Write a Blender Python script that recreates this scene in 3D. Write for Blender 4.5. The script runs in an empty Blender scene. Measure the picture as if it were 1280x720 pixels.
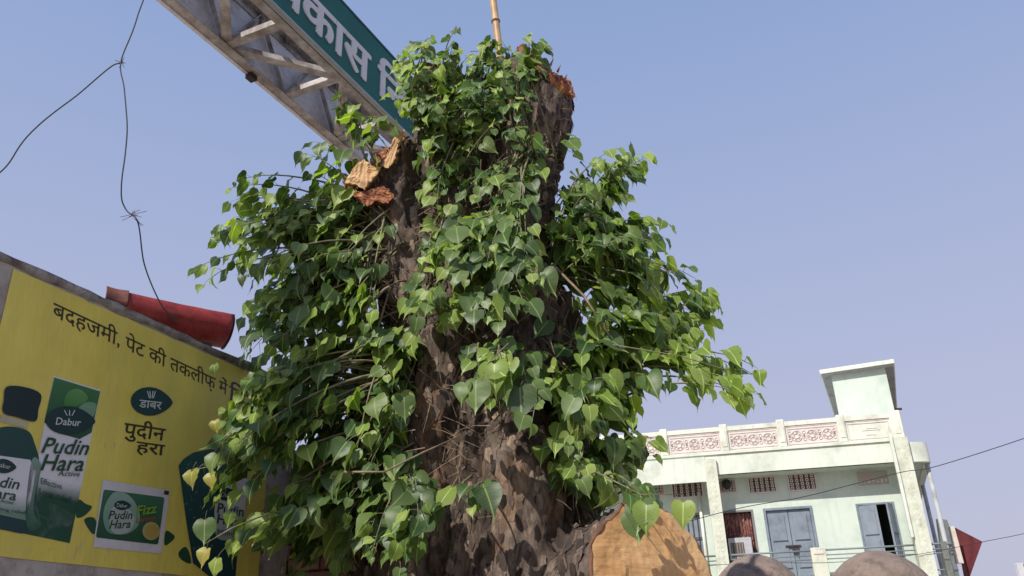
import bpy, bmesh, math, random
from math import sin, cos, radians as R, pi, sqrt
from mathutils import Vector as V, Matrix, noise
random.seed(7)
S = bpy.context.scene
COL = S.collection

# ------------------------------------------------------------ camera
F = 1040.0; PITCH = R(24); ROLL = R(-2)
EYE = V((0, 0, 1.6))
_r = V((1, 0, 0)); _u = V((0, -sin(PITCH), cos(PITCH))); CF = V((0, cos(PITCH), sin(PITCH)))
CX = _r*cos(ROLL) + _u*sin(ROLL); CY = -_r*sin(ROLL) + _u*cos(ROLL)
cam = bpy.data.cameras.new('camera'); co = bpy.data.objects.new('camera', cam); COL.objects.link(co)
cam.sensor_width = 36; cam.lens = 36*F/1280; cam.clip_end = 2000; cam.clip_start = 0.05
M = Matrix((CX, CY, -CF)).transposed().to_4x4(); M.translation = EYE
co.matrix_world = M
S.camera = co

# ------------------------------------------------------------ sky + sun
SUN_AZ, SUN_EL = 216, 41
w = bpy.data.worlds.new('World'); S.world = w; w.use_nodes = True
nt = w.node_tree; nt.nodes.clear()
out = nt.nodes.new('ShaderNodeOutputWorld'); bg = nt.nodes.new('ShaderNodeBackground')
sky = nt.nodes.new('ShaderNodeTexSky'); sky.sky_type = 'NISHITA'; sky.sun_disc = False
sky.sun_elevation = R(SUN_EL); sky.sun_rotation = R(SUN_AZ); sky.dust_density = 3.0; sky.air_density = 1.0; sky.ozone_density = 2.0
# dusty summer air: the clear sky is veiled by a pale lavender haze that thickens to the horizon
tc = nt.nodes.new('ShaderNodeTexCoord'); sx = nt.nodes.new('ShaderNodeSeparateXYZ')
rp = nt.nodes.new('ShaderNodeValToRGB')
rp.color_ramp.elements[0].position = 0.0; rp.color_ramp.elements[0].color = (4.9, 4.75, 6.1, 1)
rp.color_ramp.elements[1].position = 1.0; rp.color_ramp.elements[1].color = (1.9, 2.9, 5.6, 1)
for p_, c_ in ((0.25, (4.5, 4.7, 6.4, 1)), (0.45, (3.75, 4.35, 6.55, 1)), (0.65, (2.8, 3.8, 6.3, 1))):
    e_ = rp.color_ramp.elements.new(p_); e_.color = c_
mx = nt.nodes.new('ShaderNodeMix'); mx.data_type = 'RGBA'; mx.inputs[0].default_value = 0.82
nt.links.new(tc.outputs['Generated'], sx.inputs[0]); nt.links.new(sx.outputs[2], rp.inputs[0])
nt.links.new(sky.outputs[0], mx.inputs[6]); nt.links.new(rp.outputs[0], mx.inputs[7])
nt.links.new(mx.outputs[2], bg.inputs[0]); bg.inputs[1].default_value = 0.1
nt.links.new(bg.outputs[0], out.inputs[0])
sl = bpy.data.lights.new('sun', 'SUN'); sl.energy = 4.0; sl.angle = R(0.5); sl.color = (1, .95, .86)
so = bpy.data.objects.new('sun', sl); COL.objects.link(so)
sd = V((sin(R(SUN_AZ))*cos(R(SUN_EL)), cos(R(SUN_AZ))*cos(R(SUN_EL)), sin(R(SUN_EL))))
so.rotation_euler = sd.to_track_quat('Z', 'Y').to_euler(); so.location = (-4, -4, 12)
S.view_settings.view_transform = 'Standard'; S.view_settings.look = 'None'; S.view_settings.exposure = 0.2
S.render.engine = 'CYCLES'
S.cycles.max_bounces = 6

# ------------------------------------------------------------ helpers
def ray(x, y):
    return (CX*(x-640) + CY*(360-y) + CF*F).normalized()
def W(x, y, d):                       # point at world depth y=d
    r = ray(x, y); return EYE + r*(d/r.y)
def HP(x, y, z):                      # point at height z
    r = ray(x, y); return EYE + r*((z-1.6)/r.z)
def azv(a): return V((sin(R(a)), cos(R(a)), 0))
def onplane(x, y, P, n):
    r = ray(x, y); return EYE + r*((P-EYE).dot(n)/r.dot(n))

def tag(o, label=None, cat=None, group=None, kind=None):
    if label: o['label'] = label
    if cat: o['category'] = cat
    if group: o['group'] = group
    if kind: o['kind'] = kind
    return o
def empty(name, loc=(0, 0, 0), mat=None):
    o = bpy.data.objects.new(name, None); COL.objects.link(o)
    o.empty_display_size = .2
    if mat is not None: o.matrix_world = mat
    else: o.location = loc
    return o
def frame(P, xd, yd):                 # local frame: x along xd, y along yd, z up
    m = Matrix((xd, yd, xd.cross(yd))).transposed().to_4x4(); m.translation = P
    return m
class MB:
    def __init__(s): s.v = []; s.f = []
    def add(s, vs, fs):
        b = len(s.v); s.v += [V(p) for p in vs]; s.f += [tuple(b+i for i in f) for f in fs]; return s
    def box(s, a, b):
        x0, y0, z0 = a; x1, y1, z1 = b
        x0, x1 = sorted((x0, x1)); y0, y1 = sorted((y0, y1)); z0, z1 = sorted((z0, z1))
        return s.add([(x0,y0,z0),(x1,y0,z0),(x1,y1,z0),(x0,y1,z0),(x0,y0,z1),(x1,y0,z1),(x1,y1,z1),(x0,y1,z1)],
              [(0,3,2,1),(4,5,6,7),(0,1,5,4),(1,2,6,5),(2,3,7,6),(3,0,4,7)])
    def tube(s, pts, rad, n=8, cap=True):
        pts = [V(p) for p in pts]; m = len(pts)
        if not hasattr(rad, '__len__'): rad = [rad]*m
        vs = []; t0 = (pts[1]-pts[0]).normalized()
        a = t0.orthogonal().normalized()
        for i in range(m):
            t = (pts[min(i+1, m-1)]-pts[max(i-1, 0)]).normalized()
            a = (a - t*a.dot(t)).normalized(); b = t.cross(a)
            for k in range(n):
                q = 2*pi*k/n; vs.append(pts[i] + (a*cos(q)+b*sin(q))*rad[i])
        fs = [(i*n+k, i*n+(k+1) % n, (i+1)*n+(k+1) % n, (i+1)*n+k) for i in range(m-1) for k in range(n)]
        if cap: fs += [tuple(range(n-1, -1, -1)), tuple((m-1)*n+k for k in range(n))]
        return s.add(vs, fs)
    def bar(s, p, q, wd, ht, up=V((0, 0, 1))):   # rectangular bar
        p = V(p); q = V(q); t = (q-p).normalized(); a = t.cross(up).normalized(); b = a.cross(t)
        c = [(-1,-1),(1,-1),(1,1),(-1,1)]
        vs = [p + a*i*wd/2 + b*j*ht/2 for i, j in c] + [q + a*i*wd/2 + b*j*ht/2 for i, j in c]
        return s.add(vs, [(0,1,2,3),(7,6,5,4),(0,4,5,1),(1,5,6,2),(2,6,7,3),(3,7,4,0)])
    def prism(s, poly, d0, d1, fn):              # poly (a,b) -> fn(a,b,d)
        n = len(poly)
        return s.add([fn(a, b, d0) for a, b in poly] + [fn(a, b, d1) for a, b in poly],
              [tuple(range(n-1, -1, -1)), tuple(range(n, 2*n))] + [(i, (i+1) % n, n+(i+1) % n, n+i) for i in range(n)])
    def build(s, name, m, parent=None, smooth=False, bevel=0):
        me = bpy.data.meshes.new(name); me.from_pydata(s.v, [], s.f); me.update()
        bm = bmesh.new(); bm.from_mesh(me); bmesh.ops.recalc_face_normals(bm, faces=bm.faces)
        if bevel:
            try: bmesh.ops.bevel(bm, geom=[e for e in bm.edges if e.is_manifold], offset=bevel, segments=1, affect='EDGES')
            except Exception: pass
        bm.to_mesh(me); bm.free()
        if m: me.materials.append(m)
        if smooth: me.polygons.foreach_set('use_smooth', [True]*len(me.polygons))
        o = bpy.data.objects.new(name, me); COL.objects.link(o)
        if parent: o.parent = parent
        return o

def lin(c):
    return tuple((x/255/12.92 if x <= 10 else ((x/255+.055)/1.055)**2.4) for x in c)
class Mat:
    def __init__(s, name):
        s.m = bpy.data.materials.new(name); s.m.use_nodes = True; s.t = s.m.node_tree
        s.b = s.t.nodes['Principled BSDF']
    def n(s, ty, **k):
        x = s.t.nodes.new(ty)
        for a, b in k.items(): setattr(x, a, b)
        return x
    def l(s, a, b): s.t.links.new(a, b)
    def coord(s, sc=(1, 1, 1), out='Object'):
        c = s.n('ShaderNodeTexCoord'); mp = s.n('ShaderNodeMapping'); mp.inputs['Scale'].default_value = sc
        s.l(c.outputs[out], mp.inputs[0]); return mp.outputs[0]
    def noise(s, vec, scale, detail=6, rough=.6, dist=0):
        x = s.n('ShaderNodeTexNoise'); x.inputs['Scale'].default_value = scale; x.inputs['Detail'].default_value = detail
        x.inputs['Roughness'].default_value = rough; x.inputs['Distortion'].default_value = dist
        s.l(vec, x.inputs['Vector']); return x.outputs['Fac']
    def ramp(s, fac, stops):
        x = s.n('ShaderNodeValToRGB'); el = x.color_ramp.elements
        while len(el) < len(stops): el.new(.5)
        for e, (p, c) in zip(el, stops): e.position = p; e.color = (*c, 1) if len(c) == 3 else c
        s.l(fac, x.inputs[0]); return x.outputs[0]
    def mix(s, fac, a, b, mode='MIX'):
        x = s.n('ShaderNodeMix'); x.data_type = 'RGBA'; x.blend_type = mode
        if isinstance(fac, (int, float)): x.inputs[0].default_value = fac
        else: s.l(fac, x.inputs[0])
        for i, c in ((6, a), (7, b)):
            if isinstance(c, tuple): x.inputs[i].default_value = (*c, 1)
            else: s.l(c, x.inputs[i])
        return x.outputs[2]
    def col(s, c):
        if isinstance(c, tuple): s.b.inputs['Base Color'].default_value = (*c, 1)
        else: s.l(c, s.b.inputs['Base Color'])
    def rough(s, r): s.b.inputs['Roughness'].default_value = r
    def bump(s, h, strength=.3, dist=.02):
        x = s.n('ShaderNodeBump'); x.inputs['Strength'].default_value = strength; x.inputs['Distance'].default_value = dist
        s.l(h, x.inputs['Height']); s.l(x.outputs[0], s.b.inputs['Normal'])

def weathered(name, base, dark, light=None, scale=3, rough=.85, streak=True, bump=.25, amt=.6, bd=.01):
    k = Mat(name); v = k.coord(); n1 = k.noise(v, scale, 8, .65)
    c = k.ramp(n1, [(.32, dark), (.5, base), (.75, light or base)])
    if streak:
        v2 = k.coord((6, 6, .7)); n2 = k.noise(v2, scale, 5, .6)
        c = k.mix(k.ramp(n2, [(.52, (0, 0, 0)), (.72, (amt, amt, amt))]), c, dark)
    k.col(c); k.rough(rough)
    if bump: k.bump(k.noise(v, scale*12, 6, .7), bump, bd)
    return k.m
def flat(name, c, rough=.5, metal=0, var=.12, scale=8):
    k = Mat(name); v = k.coord(); n = k.noise(v, scale, 5)
    k.col(k.mix(k.ramp(n, [(.35, (0, 0, 0)), (.7, (1, 1, 1))]), tuple(x*(1-var) for x in c), tuple(min(1, x*(1+var)) for x in c)))
    k.rough(rough); k.b.inputs['Metallic'].default_value = metal
    return k.m

# ------------------------------------------------------------ text
def text_geo(s, bold=0.0, res=2):
    c = bpy.data.curves.new('lettering', 'FONT'); c.body = s; c.resolution_u = res; c.offset = bold
    o = bpy.data.objects.new('lettering', c); COL.objects.link(o)
    bpy.context.view_layer.update()
    me = o.to_mesh(); vs = [v.co.copy() for v in me.vertices]; fs = [tuple(p.vertices) for p in me.polygons]
    o.to_mesh_clear(); bpy.data.objects.remove(o); bpy.data.curves.remove(c)
    return vs, fs
def text_affine(s, O, X, Y, nrm, thick, bold=0, res=2, pre=''):
    """text laid with its baseline from O to O+X, capital height Y; thick > 0 gives raised letters"""
    vs, fs = text_geo(pre+s, bold, res)
    w0 = min(v.x for v in vs); w1 = max(v.x for v in vs)
    if pre: pv, _ = text_geo(pre, bold, res); w0 = max(v.x for v in pv)
    h = .622 if any(ord(ch) > 2000 for ch in s) else .73
    pts = [O + X*((v.x-w0)/(w1-w0)) + Y*(v.y/h) for v in vs]
    mb = MB(); mb.add([p + nrm*thick for p in pts], fs)
    if thick > .004:
        ed = {}
        for f in fs:
            for i in range(len(f)):
                a, b = f[i], f[(i+1) % len(f)]
                if (b, a) in ed: del ed[(b, a)]
                else: ed[(a, b)] = 1
        for a, b in ed: mb.add([pts[a], pts[b], pts[b]+nrm*thick, pts[a]+nrm*thick], [(0, 1, 2, 3)])
    return mb

# ============================================================ GROUND
k = Mat('dusty_earth'); v = k.coord(); k.col(k.ramp(k.noise(v, 1.2, 8), [(.3, (.24, .19, .14)), (.7, (.38, .32, .25))])); k.rough(.95); k.bump(k.noise(v, 20), .4)
g = MB().add([(-400, -400, 0), (400, -400, 0), (400, 400, 0), (-400, 400, 0)], [(0, 1, 2, 3)]).build('ground', k.m)
tag(g, 'dusty brown bare ground under the tree and houses', kind='structure')

# ============================================================ POSTER WALL
WE = azv(21); WN = azv(111)            # along the wall, out of its face
WP = EYE - WN*3.2; WP.z = 0
def WL(x, y, d=0): p = onplane(x, y, WP, WN); return V(((p-WP).dot(WE), p.z, d))
wall = empty('plastered_wall', mat=frame(WP, WE, V((0, 0, 1))))    # local x along, y up, z out (towards viewer)
tag(wall, 'grey plastered brick wall carrying the yellow painted advertisement', 'wall')
m_plaster = weathered('grey_plaster', lin((176, 166, 158)), lin((118, 104, 98)), lin((200, 192, 186)), 2.2, .95, bump=.6)
m_coping = weathered('rough_cement', lin((176, 166, 158)), lin((92, 80, 72)), lin((205, 196, 186)), 4.5, .95, bump=1.0, bd=.02)
# rough top edge: a strip of uneven plaster outline
mb = MB(); n = 90; top = []
for i in range(n+1):
    u = -3.0 + 7.38*i/n
    top.append((u, 3.27 + noise.noise(V((u*3, 0, 0)))*.02 + noise.noise(V((u*14, 3, 0)))*.008))
poly = [(-3.0, 0.0)] + [(4.38, 0.0)]
rt = [(4.38 + noise.noise(V((z*.35, 9, 2)))*.012, z*.1) for z in range(1, 32)]
outl = poly + rt + top[::-1]
f0 = lambda a, b, d: V((a, b, d))
def strip(mb, a, b, z0, z1):          # quads between two polylines (same length) with depth
    pass
vs = []
for (u, z) in top: vs += [(u, 0, 0), (u, z, 0), (u, z+.004, -.02), (u, z-.01, -.23), (u, 0, -.23)]
fs = []
for i in range(n):
    a = i*5; b = a+5
    fs += [(a, b, b+1, a+1), (a+1, b+1, b+2, a+2), (a+2, b+2, b+3, a+3), (a+3, b+3, b+4, a+4)]
fs += [(0, 1, 2, 3, 4), (n*5+4, n*5+3, n*5+2, n*5+1, n*5)]
mb.add(vs, fs); mb.build('wall_face', m_plaster, wall)
mb = MB()                              # crumbling cement band along the top, a little proud of the face
for i in range(n):
    u0, z0 = top[i]; u1, z1 = top[i+1]
    lo0 = 3.235 + noise.noise(V((u0*6, 5, 0)))*.012; lo1 = 3.235 + noise.noise(V((u1*6, 5, 0)))*.012
    mb.add([(u0, lo0, .002), (u1, lo1, .002), (u1, lo1+.01, .014), (u0, lo0+.01, .014), (u0, z0+.004, .012), (u1, z1+.004, .012), (u1, z1+.008, -.05), (u0, z0+.008, -.05)],
           [(0, 1, 2, 3), (3, 2, 5, 4), (4, 5, 6, 7)])
mb.build('coping', m_coping, wall, smooth=True)

# ------------------------------------------------------------ poster (flat print on the wall)
post = empty('poster', mat=frame(WP + WE*2.26 + V((0, 0, 2.04)), WE, V((0, 0, 1))))
OX, OZ = 2.26, 2.04
def PL(x, y): p = WL(x, y); return (p.x-OX, p.y-OZ)
tag(post, 'large yellow mint remedy advertisement painted on the grey wall, with Hindi headline', 'advertisement')
k = Mat('yellow_print'); v = k.coord(); n1 = k.noise(v, 1.6, 6); n2 = k.noise(v, 40, 4)
c = k.ramp(n1, [(.3, (.66, .53, .09)), (.6, (.80, .66, .13))])
c = k.mix(k.ramp(k.noise(v, 5, 9, .75), [(.6, (0, 0, 0)), (.8, (.4, .4, .4))]), c, (.58, .48, .14))
c = k.mix(k.ramp(k.noise(k.coord((2.2, .25, 1)), 2.4, 5, .6), [(.45, (0, 0, 0)), (.7, (.35, .35, .35))]), c, (.52, .46, .16))  # vertical bands put the brightness of folds into the print colour
c = k.mix(k.ramp(k.noise(v, 28, 6, .7), [(.62, (0, 0, 0)), (.74, (.5, .5, .5))]), c, (.42, .36, .16))
k.col(c); k.rough(.55); k.bump(k.noise(k.coord((1.5, .5, 1)), 3, 4), .5, .03); m_yel = k.m
ph = 3.225-OZ
mb = MB(); N = 40
bot = [(1.86*i/N, noise.noise(V((i*.5, 1, 0)))*.004) for i in range(N+1)]
tp = [(1.86*i/N, ph + noise.noise(V((i*.6, 7, 0)))*.006) for i in range(N+1)]
for i in range(N): mb.add([(*bot[i], .004), (*bot[i+1], .004), (*tp[i+1], .004), (*tp[i], .004)], [(0, 1, 2, 3)])
mb.build('sheet', m_yel, post)

def print_mat(name, c1, c2=None, ang=0, lo=0, hi=1, axis=1):
    k = Mat(name); cc = k.n('ShaderNodeTexCoord'); s_ = k.n('ShaderNodeSeparateXYZ'); k.l(cc.outputs['Object'], s_.inputs[0])
    if c2:
        mr = k.n('ShaderNodeMapRange'); mr.inputs[1].default_value = lo; mr.inputs[2].default_value = hi
        k.l(s_.outputs[axis], mr.inputs[0])
        nz = k.noise(cc.outputs['Object'], 14, 5, .6, .6)
        ad = k.n('ShaderNodeMath', operation='MULTIPLY_ADD'); ad.inputs[1].default_value = .5; ad.inputs[2].default_value = -.25
        k.l(nz, ad.inputs[0]); a2 = k.n('ShaderNodeMath', operation='ADD', use_clamp=True); k.l(mr.outputs[0], a2.inputs[0]); k.l(ad.outputs[0], a2.inputs[1])
        c = k.mix(a2.outputs[0], c1, c2)
    else:
        c = k.mix(k.noise(cc.outputs['Object'], 12), tuple(x*.75 for x in c1), tuple(min(1, x*1.2) for x in c1))
    k.col(c); k.rough(.5); return k.m
DG = (.016, .07, .042); NV = (.014, .05, .06); WH = (.72, .70, .74); LG = (.06, .22, .07)
layer = [0]
def shape(name, pts, m, lv, parent=post, raw=False, bulge=0):
    q = [p if raw else PL(*p) for p in pts]
    mb = MB(); cx = sum(a for a, b in q)/len(q); cy = sum(b for a, b in q)/len(q); z = .004 + .0015*lv
    mb.add([(cx, cy, z)] + [(a, b, z) for a, b in q], [(0, i+1, (i+1) % len(q)+1) for i in range(len(q))])
    return mb.build(name, m, parent)
def curve(pts, n=6):                   # closed Catmull-Rom through pixel points
    o = []; L = len(pts)
    for i in range(L):
        p0, p1, p2, p3 = (V(pts[(i+j-1) % L]) for j in range(4))
        for s_ in range(n):
            t = s_/n
            o.append(tuple(.5*((2*p1)+(p2-p0)*t+(2*p0-5*p1+4*p2-p3)*t*t+(3*p1-p0-3*p2+p3)*t**3)))
    return o
def almond(c, rx, ry, tilt=0, tip=1.25, n=28):
    o = []
    for i in range(n):
        a = 2*pi*i/n; x = cos(a)*rx; y = sin(a)*ry
        if x > 0: x = rx*tip*(cos(a)**1.0); y = ry*sin(a)*(1-.25*cos(a)**2)*(abs(sin(a))**.25 if abs(sin(a)) > 0 else 0)
        o.append((c[0]+x*cos(tilt)-y*sin(tilt), c[1]+x*sin(tilt)+y*cos(tilt)))
    return o
def ptext(name, s, p0, p1, pt, m, lv, bold=0.0, parent=post):
    a = V((*PL(*p0), 0)); b = V((*PL(*p1), 0)); t = V((*PL(*pt), 0))
    return text_affine(s, a, b-a, t-a, V((0, 0, 1)), .004+.0015*lv, bold).build(name, m, parent) if False else _pt(name, s, a, b, t, m, lv, bold, parent)
def _pt(name, s, a, b, t, m, lv, bold, parent):
    mb = text_affine(s, a, b-a, t-a, V((0, 0, 1)), 0, bold)
    z = .004 + .0015*lv
    for q in mb.v: q.z = z
    return mb.build(name, m, parent)
m_ink = print_mat('dark_print', (.045, .035, .02)); m_dg = print_mat('deep_green_print', DG)
m_white = print_mat('white_print', WH); m_nv = print_mat('logo_green_print', (.012, .04, .045))
m_ltxt = print_mat('pale_lettering_print', (.6, .62, .6))
m_gtxt = print_mat('green_lettering_print', (.02, .07, .035))
# headline
ptext('headline_lettering', 'बदहजमी, पेट की तकलीफ़ में', (64, 395), (283, 494), (66, 378.5), m_ink, 1, .008)
ptext('headline_lettering', 'िदलाए', (284, 499), (345, 530), (286, 482), m_ink, 1, .008)
# carton
_, zb = PL(40, 668); _, zt = PL(90, 480)
mg = print_mat('carton_print', DG, WH, lo=zb+.16, hi=zb+.24)
bx = shape('printed_carton', [(66, 470), (125, 488), (86, 679), (28, 667)], mg, 1)
q = curve([(68, 478), (94, 486), (121, 492), (117, 512), (108, 540), (86, 548), (58, 536), (56, 515)], 4)
shape('printed_carton_top', [(66.5, 472), (124, 489.5), (113, 541), (98, 549), (70, 541), (54, 528)], print_mat('mint_print', DG, (.05, .17, .06), lo=zt-.25, hi=zt), 2)
shape('printed_leaf', curve([(78, 505), (82, 492), (93, 486), (103, 490), (108, 499), (98, 506), (86, 510)], 4), print_mat('mint_leaf_print', (.06, .2, .05), (.16, .36, .12), lo=zt-.1, hi=zt+.02), 3)
shape('printed_leaf', curve([(96, 512), (106, 503), (119, 506), (114, 522), (104, 524)], 4), print_mat('mint_leaf_pale_print', (.18, .32, .2)), 3)
shape('printed_swoosh', curve([(38, 575), (50, 582), (44, 605), (40, 640), (50, 655), (36, 664), (30, 640)], 4), print_mat('swoosh_print', (.03, .1, .06), (.3, .42, .36), lo=zb, hi=zb+.45), 3)
shape('printed_logo', almond((84, 526), 29, 18, .03, 1.15), m_nv, 4)
ptext('logo_lettering', 'Dabur', (67, 531), (98, 533), (69, 521.5), m_ltxt, 5, .01)
for s_ in (-3, 0, 3): shape('logo_sprig', [(84+s_, 520), (84+s_*2.2, 513), (85.2+s_*2.2, 513), (85.2+s_, 520)], m_ltxt, 5)
ptext('product_lettering', 'Pudin', (49, 566), (106, 569), (58, 546), m_gtxt, 5, .012)
ptext('product_lettering', 'Hara', (48, 588), (101, 589), (56, 567), m_gtxt, 5, .012)
ptext('product_lettering', 'Active', (70, 595), (97, 596), (72, 588), m_gtxt, 5, .005)
ptext('product_lettering', 'Effective', (49, 605), (75, 612), (49, 597), m_gtxt, 5)
ptext('product_lettering', 'Long relief', (47, 617), (87, 628), (47, 609.5), m_gtxt, 5)
for pts in ([(97, 625), (106, 630), (114, 634), (104, 645), (94, 646)], [(104, 650), (116, 647), (120, 658), (115, 668)], [(206, 664), (214, 667), (217, 673), (205, 682)],
            [(232, 684), (222, 691), (226, 700), (238, 704)]):
    shape('printed_leaf', curve(pts, 4), m_dg, 1)
# bottle
mbot = print_mat('bottle_print', NV, (.02, .07, .06), lo=zb, hi=zb+.6)
shape('printed_bottle', curve([(2, 534), (32, 538), (42, 555), (48, 585), (40, 640), (34, 666), (0, 662), (-46, 654), (-36, 600), (-24, 550)], 5), mbot, 2)
shape('printed_cap', curve([(6, 484), (28, 484), (49, 493), (46, 512), (42, 527), (20, 522), (2, 516), (3, 500)], 4), print_mat('cap_print', (.008, .022, .03), (.02, .06, .06), lo=zb+.6, hi=zb+.8), 4)
shape('printed_neck', [(0, 518), (34, 528), (33, 536), (-3, 527)], print_mat('cream_print', (.5, .45, .3)), 3)
shape('printed_label', [(-30, 566), (36, 575), (43, 590), (32, 651), (-38, 636)], print_mat('label_print', (.16, .26, .2), WH, lo=zb+.07, hi=zb+.15), 3)
shape('printed_logo', almond((2, 583), 14, 9, .1, 1.15), m_nv, 5)
ptext('logo_lettering', 'Dabur', (-8, 583), (10, 587), (-7, 577), m_ltxt, 6)
ptext('product_lettering', 'Pudin', (-26, 606), (20, 612), (-20, 592), m_gtxt, 5, .01)
ptext('product_lettering', 'Hara', (-24, 620), (17, 626), (-20, 607), m_gtxt, 5, .01)
ptext('product_lettering', 'Active', (-2, 628), (14, 631), (-1, 623), m_gtxt, 5)
ptext('product_lettering', 'Fast acting relief', (-30, 634), (30, 643), (-30, 630), m_gtxt, 5)
# Hindi logo
shape('printed_logo', almond((186, 502), 24, 18, .06, 1.2), print_mat('hindi_logo_print', (.012, .05, .055)), 2)
ptext('logo_lettering', 'डाबर', (172, 509), (200, 512), (173, 500), m_ltxt, 3, .01)
for s_ in (-5, -2, 2, 5): shape('logo_sprig', [(187+s_*.5, 498), (187+s_, 489), (188.2+s_, 489), (188.2+s_*.5, 498)], m_ltxt, 3)
ptext('product_lettering', 'पुदीन', (152, 544), (204, 551), (155, 529), m_ink, 1, .015)
ptext('product_lettering', 'हरा', (168, 565), (204, 569.5), (170, 552), m_ink, 1, .015)
# sachet
_, zs = PL(160, 690)
sh = shape('printed_sachet', [(127, 600), (211, 613), (200, 692), (115, 684)], print_mat('sachet_print', (.66, .62, .66)), 2)
def rrect(c, r=4):
    o = []
    for i, p in enumerate(c):
        p = V(p); a = (V(c[i-1])-p).normalized()*r; b = (V(c[(i+1) % 4])-p).normalized()*r
        for t in (0, .25, .5, .75, 1): o.append(tuple((p+a)*(1-t)**2 + 2*t*(1-t)*p + (p+b)*t*t))
    return o
shape('printed_sachet_panel', rrect([(128, 612), (204, 622), (196, 681), (118, 672)], 3), print_mat('sachet_panel_print', (.02, .07, .035), (.05, .16, .09), lo=zs, hi=zs+.3), 3)
shape('printed_swoosh', curve([(130, 630), (142, 615), (160, 620), (172, 640), (170, 658), (155, 668), (134, 666), (127, 650)], 5), print_mat('sachet_swirl_print', (.10, .26, .17), (.28, .40, .33), lo=zs, hi=zs+.25), 4)
shape('printed_swoosh', curve([(136, 638), (148, 633), (160, 638), (166, 650), (160, 664), (145, 668), (135, 660)], 5), print_mat('sachet_white_print', (.40, .45, .42)), 5)
shape('printed_logo', almond((150, 632), 9.5, 6, .05, 1.2), m_nv, 6)
ptext('logo_lettering', 'Dabur', (143, 634), (156, 635), (143.5, 629), m_ltxt, 7)
ptext('product_lettering', 'Pudin', (133, 649), (162, 649), (136, 638), m_gtxt, 6, .012)
ptext('product_lettering', 'Hara', (134, 661), (160, 660), (137, 650), m_gtxt, 6, .012)
ptext('product_lettering', 'Fizz', (168, 645), (193, 641), (170, 632), print_mat('lime_print', (.22, .38, .03)), 6, .02)
ptext('product_lettering', 'Lemon', (168, 654), (191, 651), (168.5, 647), print_mat('red_print', (.45, .08, .06)), 6, .005)
circ = lambda c, r, n=20: [(c[0]+cos(2*pi*i/n)*r, c[1]+sin(2*pi*i/n)*r*1.05) for i in range(n)]
shape('printed_lemon', circ((186, 664), 11), print_mat('pale_rind_print', (.42, .40, .16)), 7)
shape('printed_lemon', circ((187, 665), 8.2), print_mat('lemon_print', (.48, .33, .07)), 8)
shape('printed_mark', [(204, 613), (210, 614), (209, 619), (203, 618)], m_ink, 3)
# pouch
_, zp = PL(260, 700)
shape('printed_pouch', [(222, 582), (228, 574), (240, 566), (268, 560), (312, 552), (314, 560), (300, 640), (293, 722), (262, 722), (240, 704), (232, 655)], print_mat('pouch_print', NV, (.02, .09, .08), lo=zp, hi=zp+.5), 2)
shape('printed_pouch_label', curve([(268, 625), (280, 604), (302, 598), (309, 602), (306, 625), (298, 672), (282, 676), (268, 668)], 5), print_mat('pouch_label_print', (.28, .36, .34), WH, lo=zp+.08, hi=zp+.3), 3)
shape('printed_logo', almond((281, 618), 12, 8, .05, 1.25), m_nv, 4)
ptext('logo_lettering', 'Dabur', (274, 621), (291, 623), (275, 615), m_ltxt, 5)
ptext('product_lettering', 'Pudin', (269, 641), (302, 646), (271, 628), m_gtxt, 5, .015)
ptext('product_lettering', 'Hara', (269, 654), (298, 659), (271, 642), m_gtxt, 5, .015)
ptext('product_lettering', 'Mint', (270, 668), (290, 671), (270, 661), m_gtxt, 5)
for i in range(60):                     # drops printed on the pouch
    x = random.uniform(228, 264); y = random.uniform(578, 700)
    if y > 640 and x < 238: continue
    r_ = random.uniform(.4, 1.5); shape('printed_drop', circ((x, y), r_, 7), m_drop, 3) if i else None
    if not i: m_drop = print_mat('drop_print', (.10, .2, .2))
# scratches in the paint, their glints put into the pale colour
m_scr = flat('scratch_glint', (.62, .58, .42), .6)
for (x, y, dx, dy) in ((96, 682, -6, 18), (101, 676, -3, 12), (131, 690, 3, -6), (134, 692, 4, -8), (131, 553, -2, 8), (142, 552, -1, 8), (217, 630, 3, 1)):
    shape('glinting_scratch', [(x, y), (x+.8, y), (x+dx+.8, y+dy), (x+dx, y+dy)], m_scr, 3)

# ============================================================ RED ROOF behind the wall
A = HP(130, 376, 4.0); B = HP(290, 408, 4.0); dirr = (B-A).normalized(); nr = V((dirr.y, -dirr.x, 0)); Lr = (B-A).length
m_red = weathered('red_painted_tin', lin((140, 44, 42)), lin((78, 30, 28)), lin((162, 66, 58)), 5, .5, bump=.15)
m_dark = flat('dark_metal_edge', (.035, .02, .02), .6)
rf = empty('curved_tin_roof', mat=frame(A, dirr, V((0, 0, 1))))
tag(rf, 'curved red tin roof edge poking up behind the poster wall', 'roof')
def arc(mb, x0, x1, r0, r1, a0=-35, a1=95, n=14):
    ps = []
    for i in range(n+1):
        a = R(a0+(a1-a0)*i/n); ps.append((cos(a), sin(a)))
    vs = []
    for x in (x0, x1):
        for r_ in (r0, r1): vs += [(x, -r1*1 + c_*0 + s_*r_, c_*r_ - .0) for c_, s_ in ps]
    m_ = n+1; fs = []
    for i in range(n):
        fs += [(i, i+1, m_+i+1, m_+i), (2*m_+i, 3*m_+i, 3*m_+i+1, 2*m_+i+1), (m_+i, m_+i+1, 3*m_+i+1, 3*m_+i), (i, 2*m_+i, 2*m_+i+1, i+1)]
    fs += [(0, m_, 3*m_, 2*m_), (n, 2*m_+n, 3*m_+n, m_+n)]
    return mb.add(vs, fs)
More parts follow.
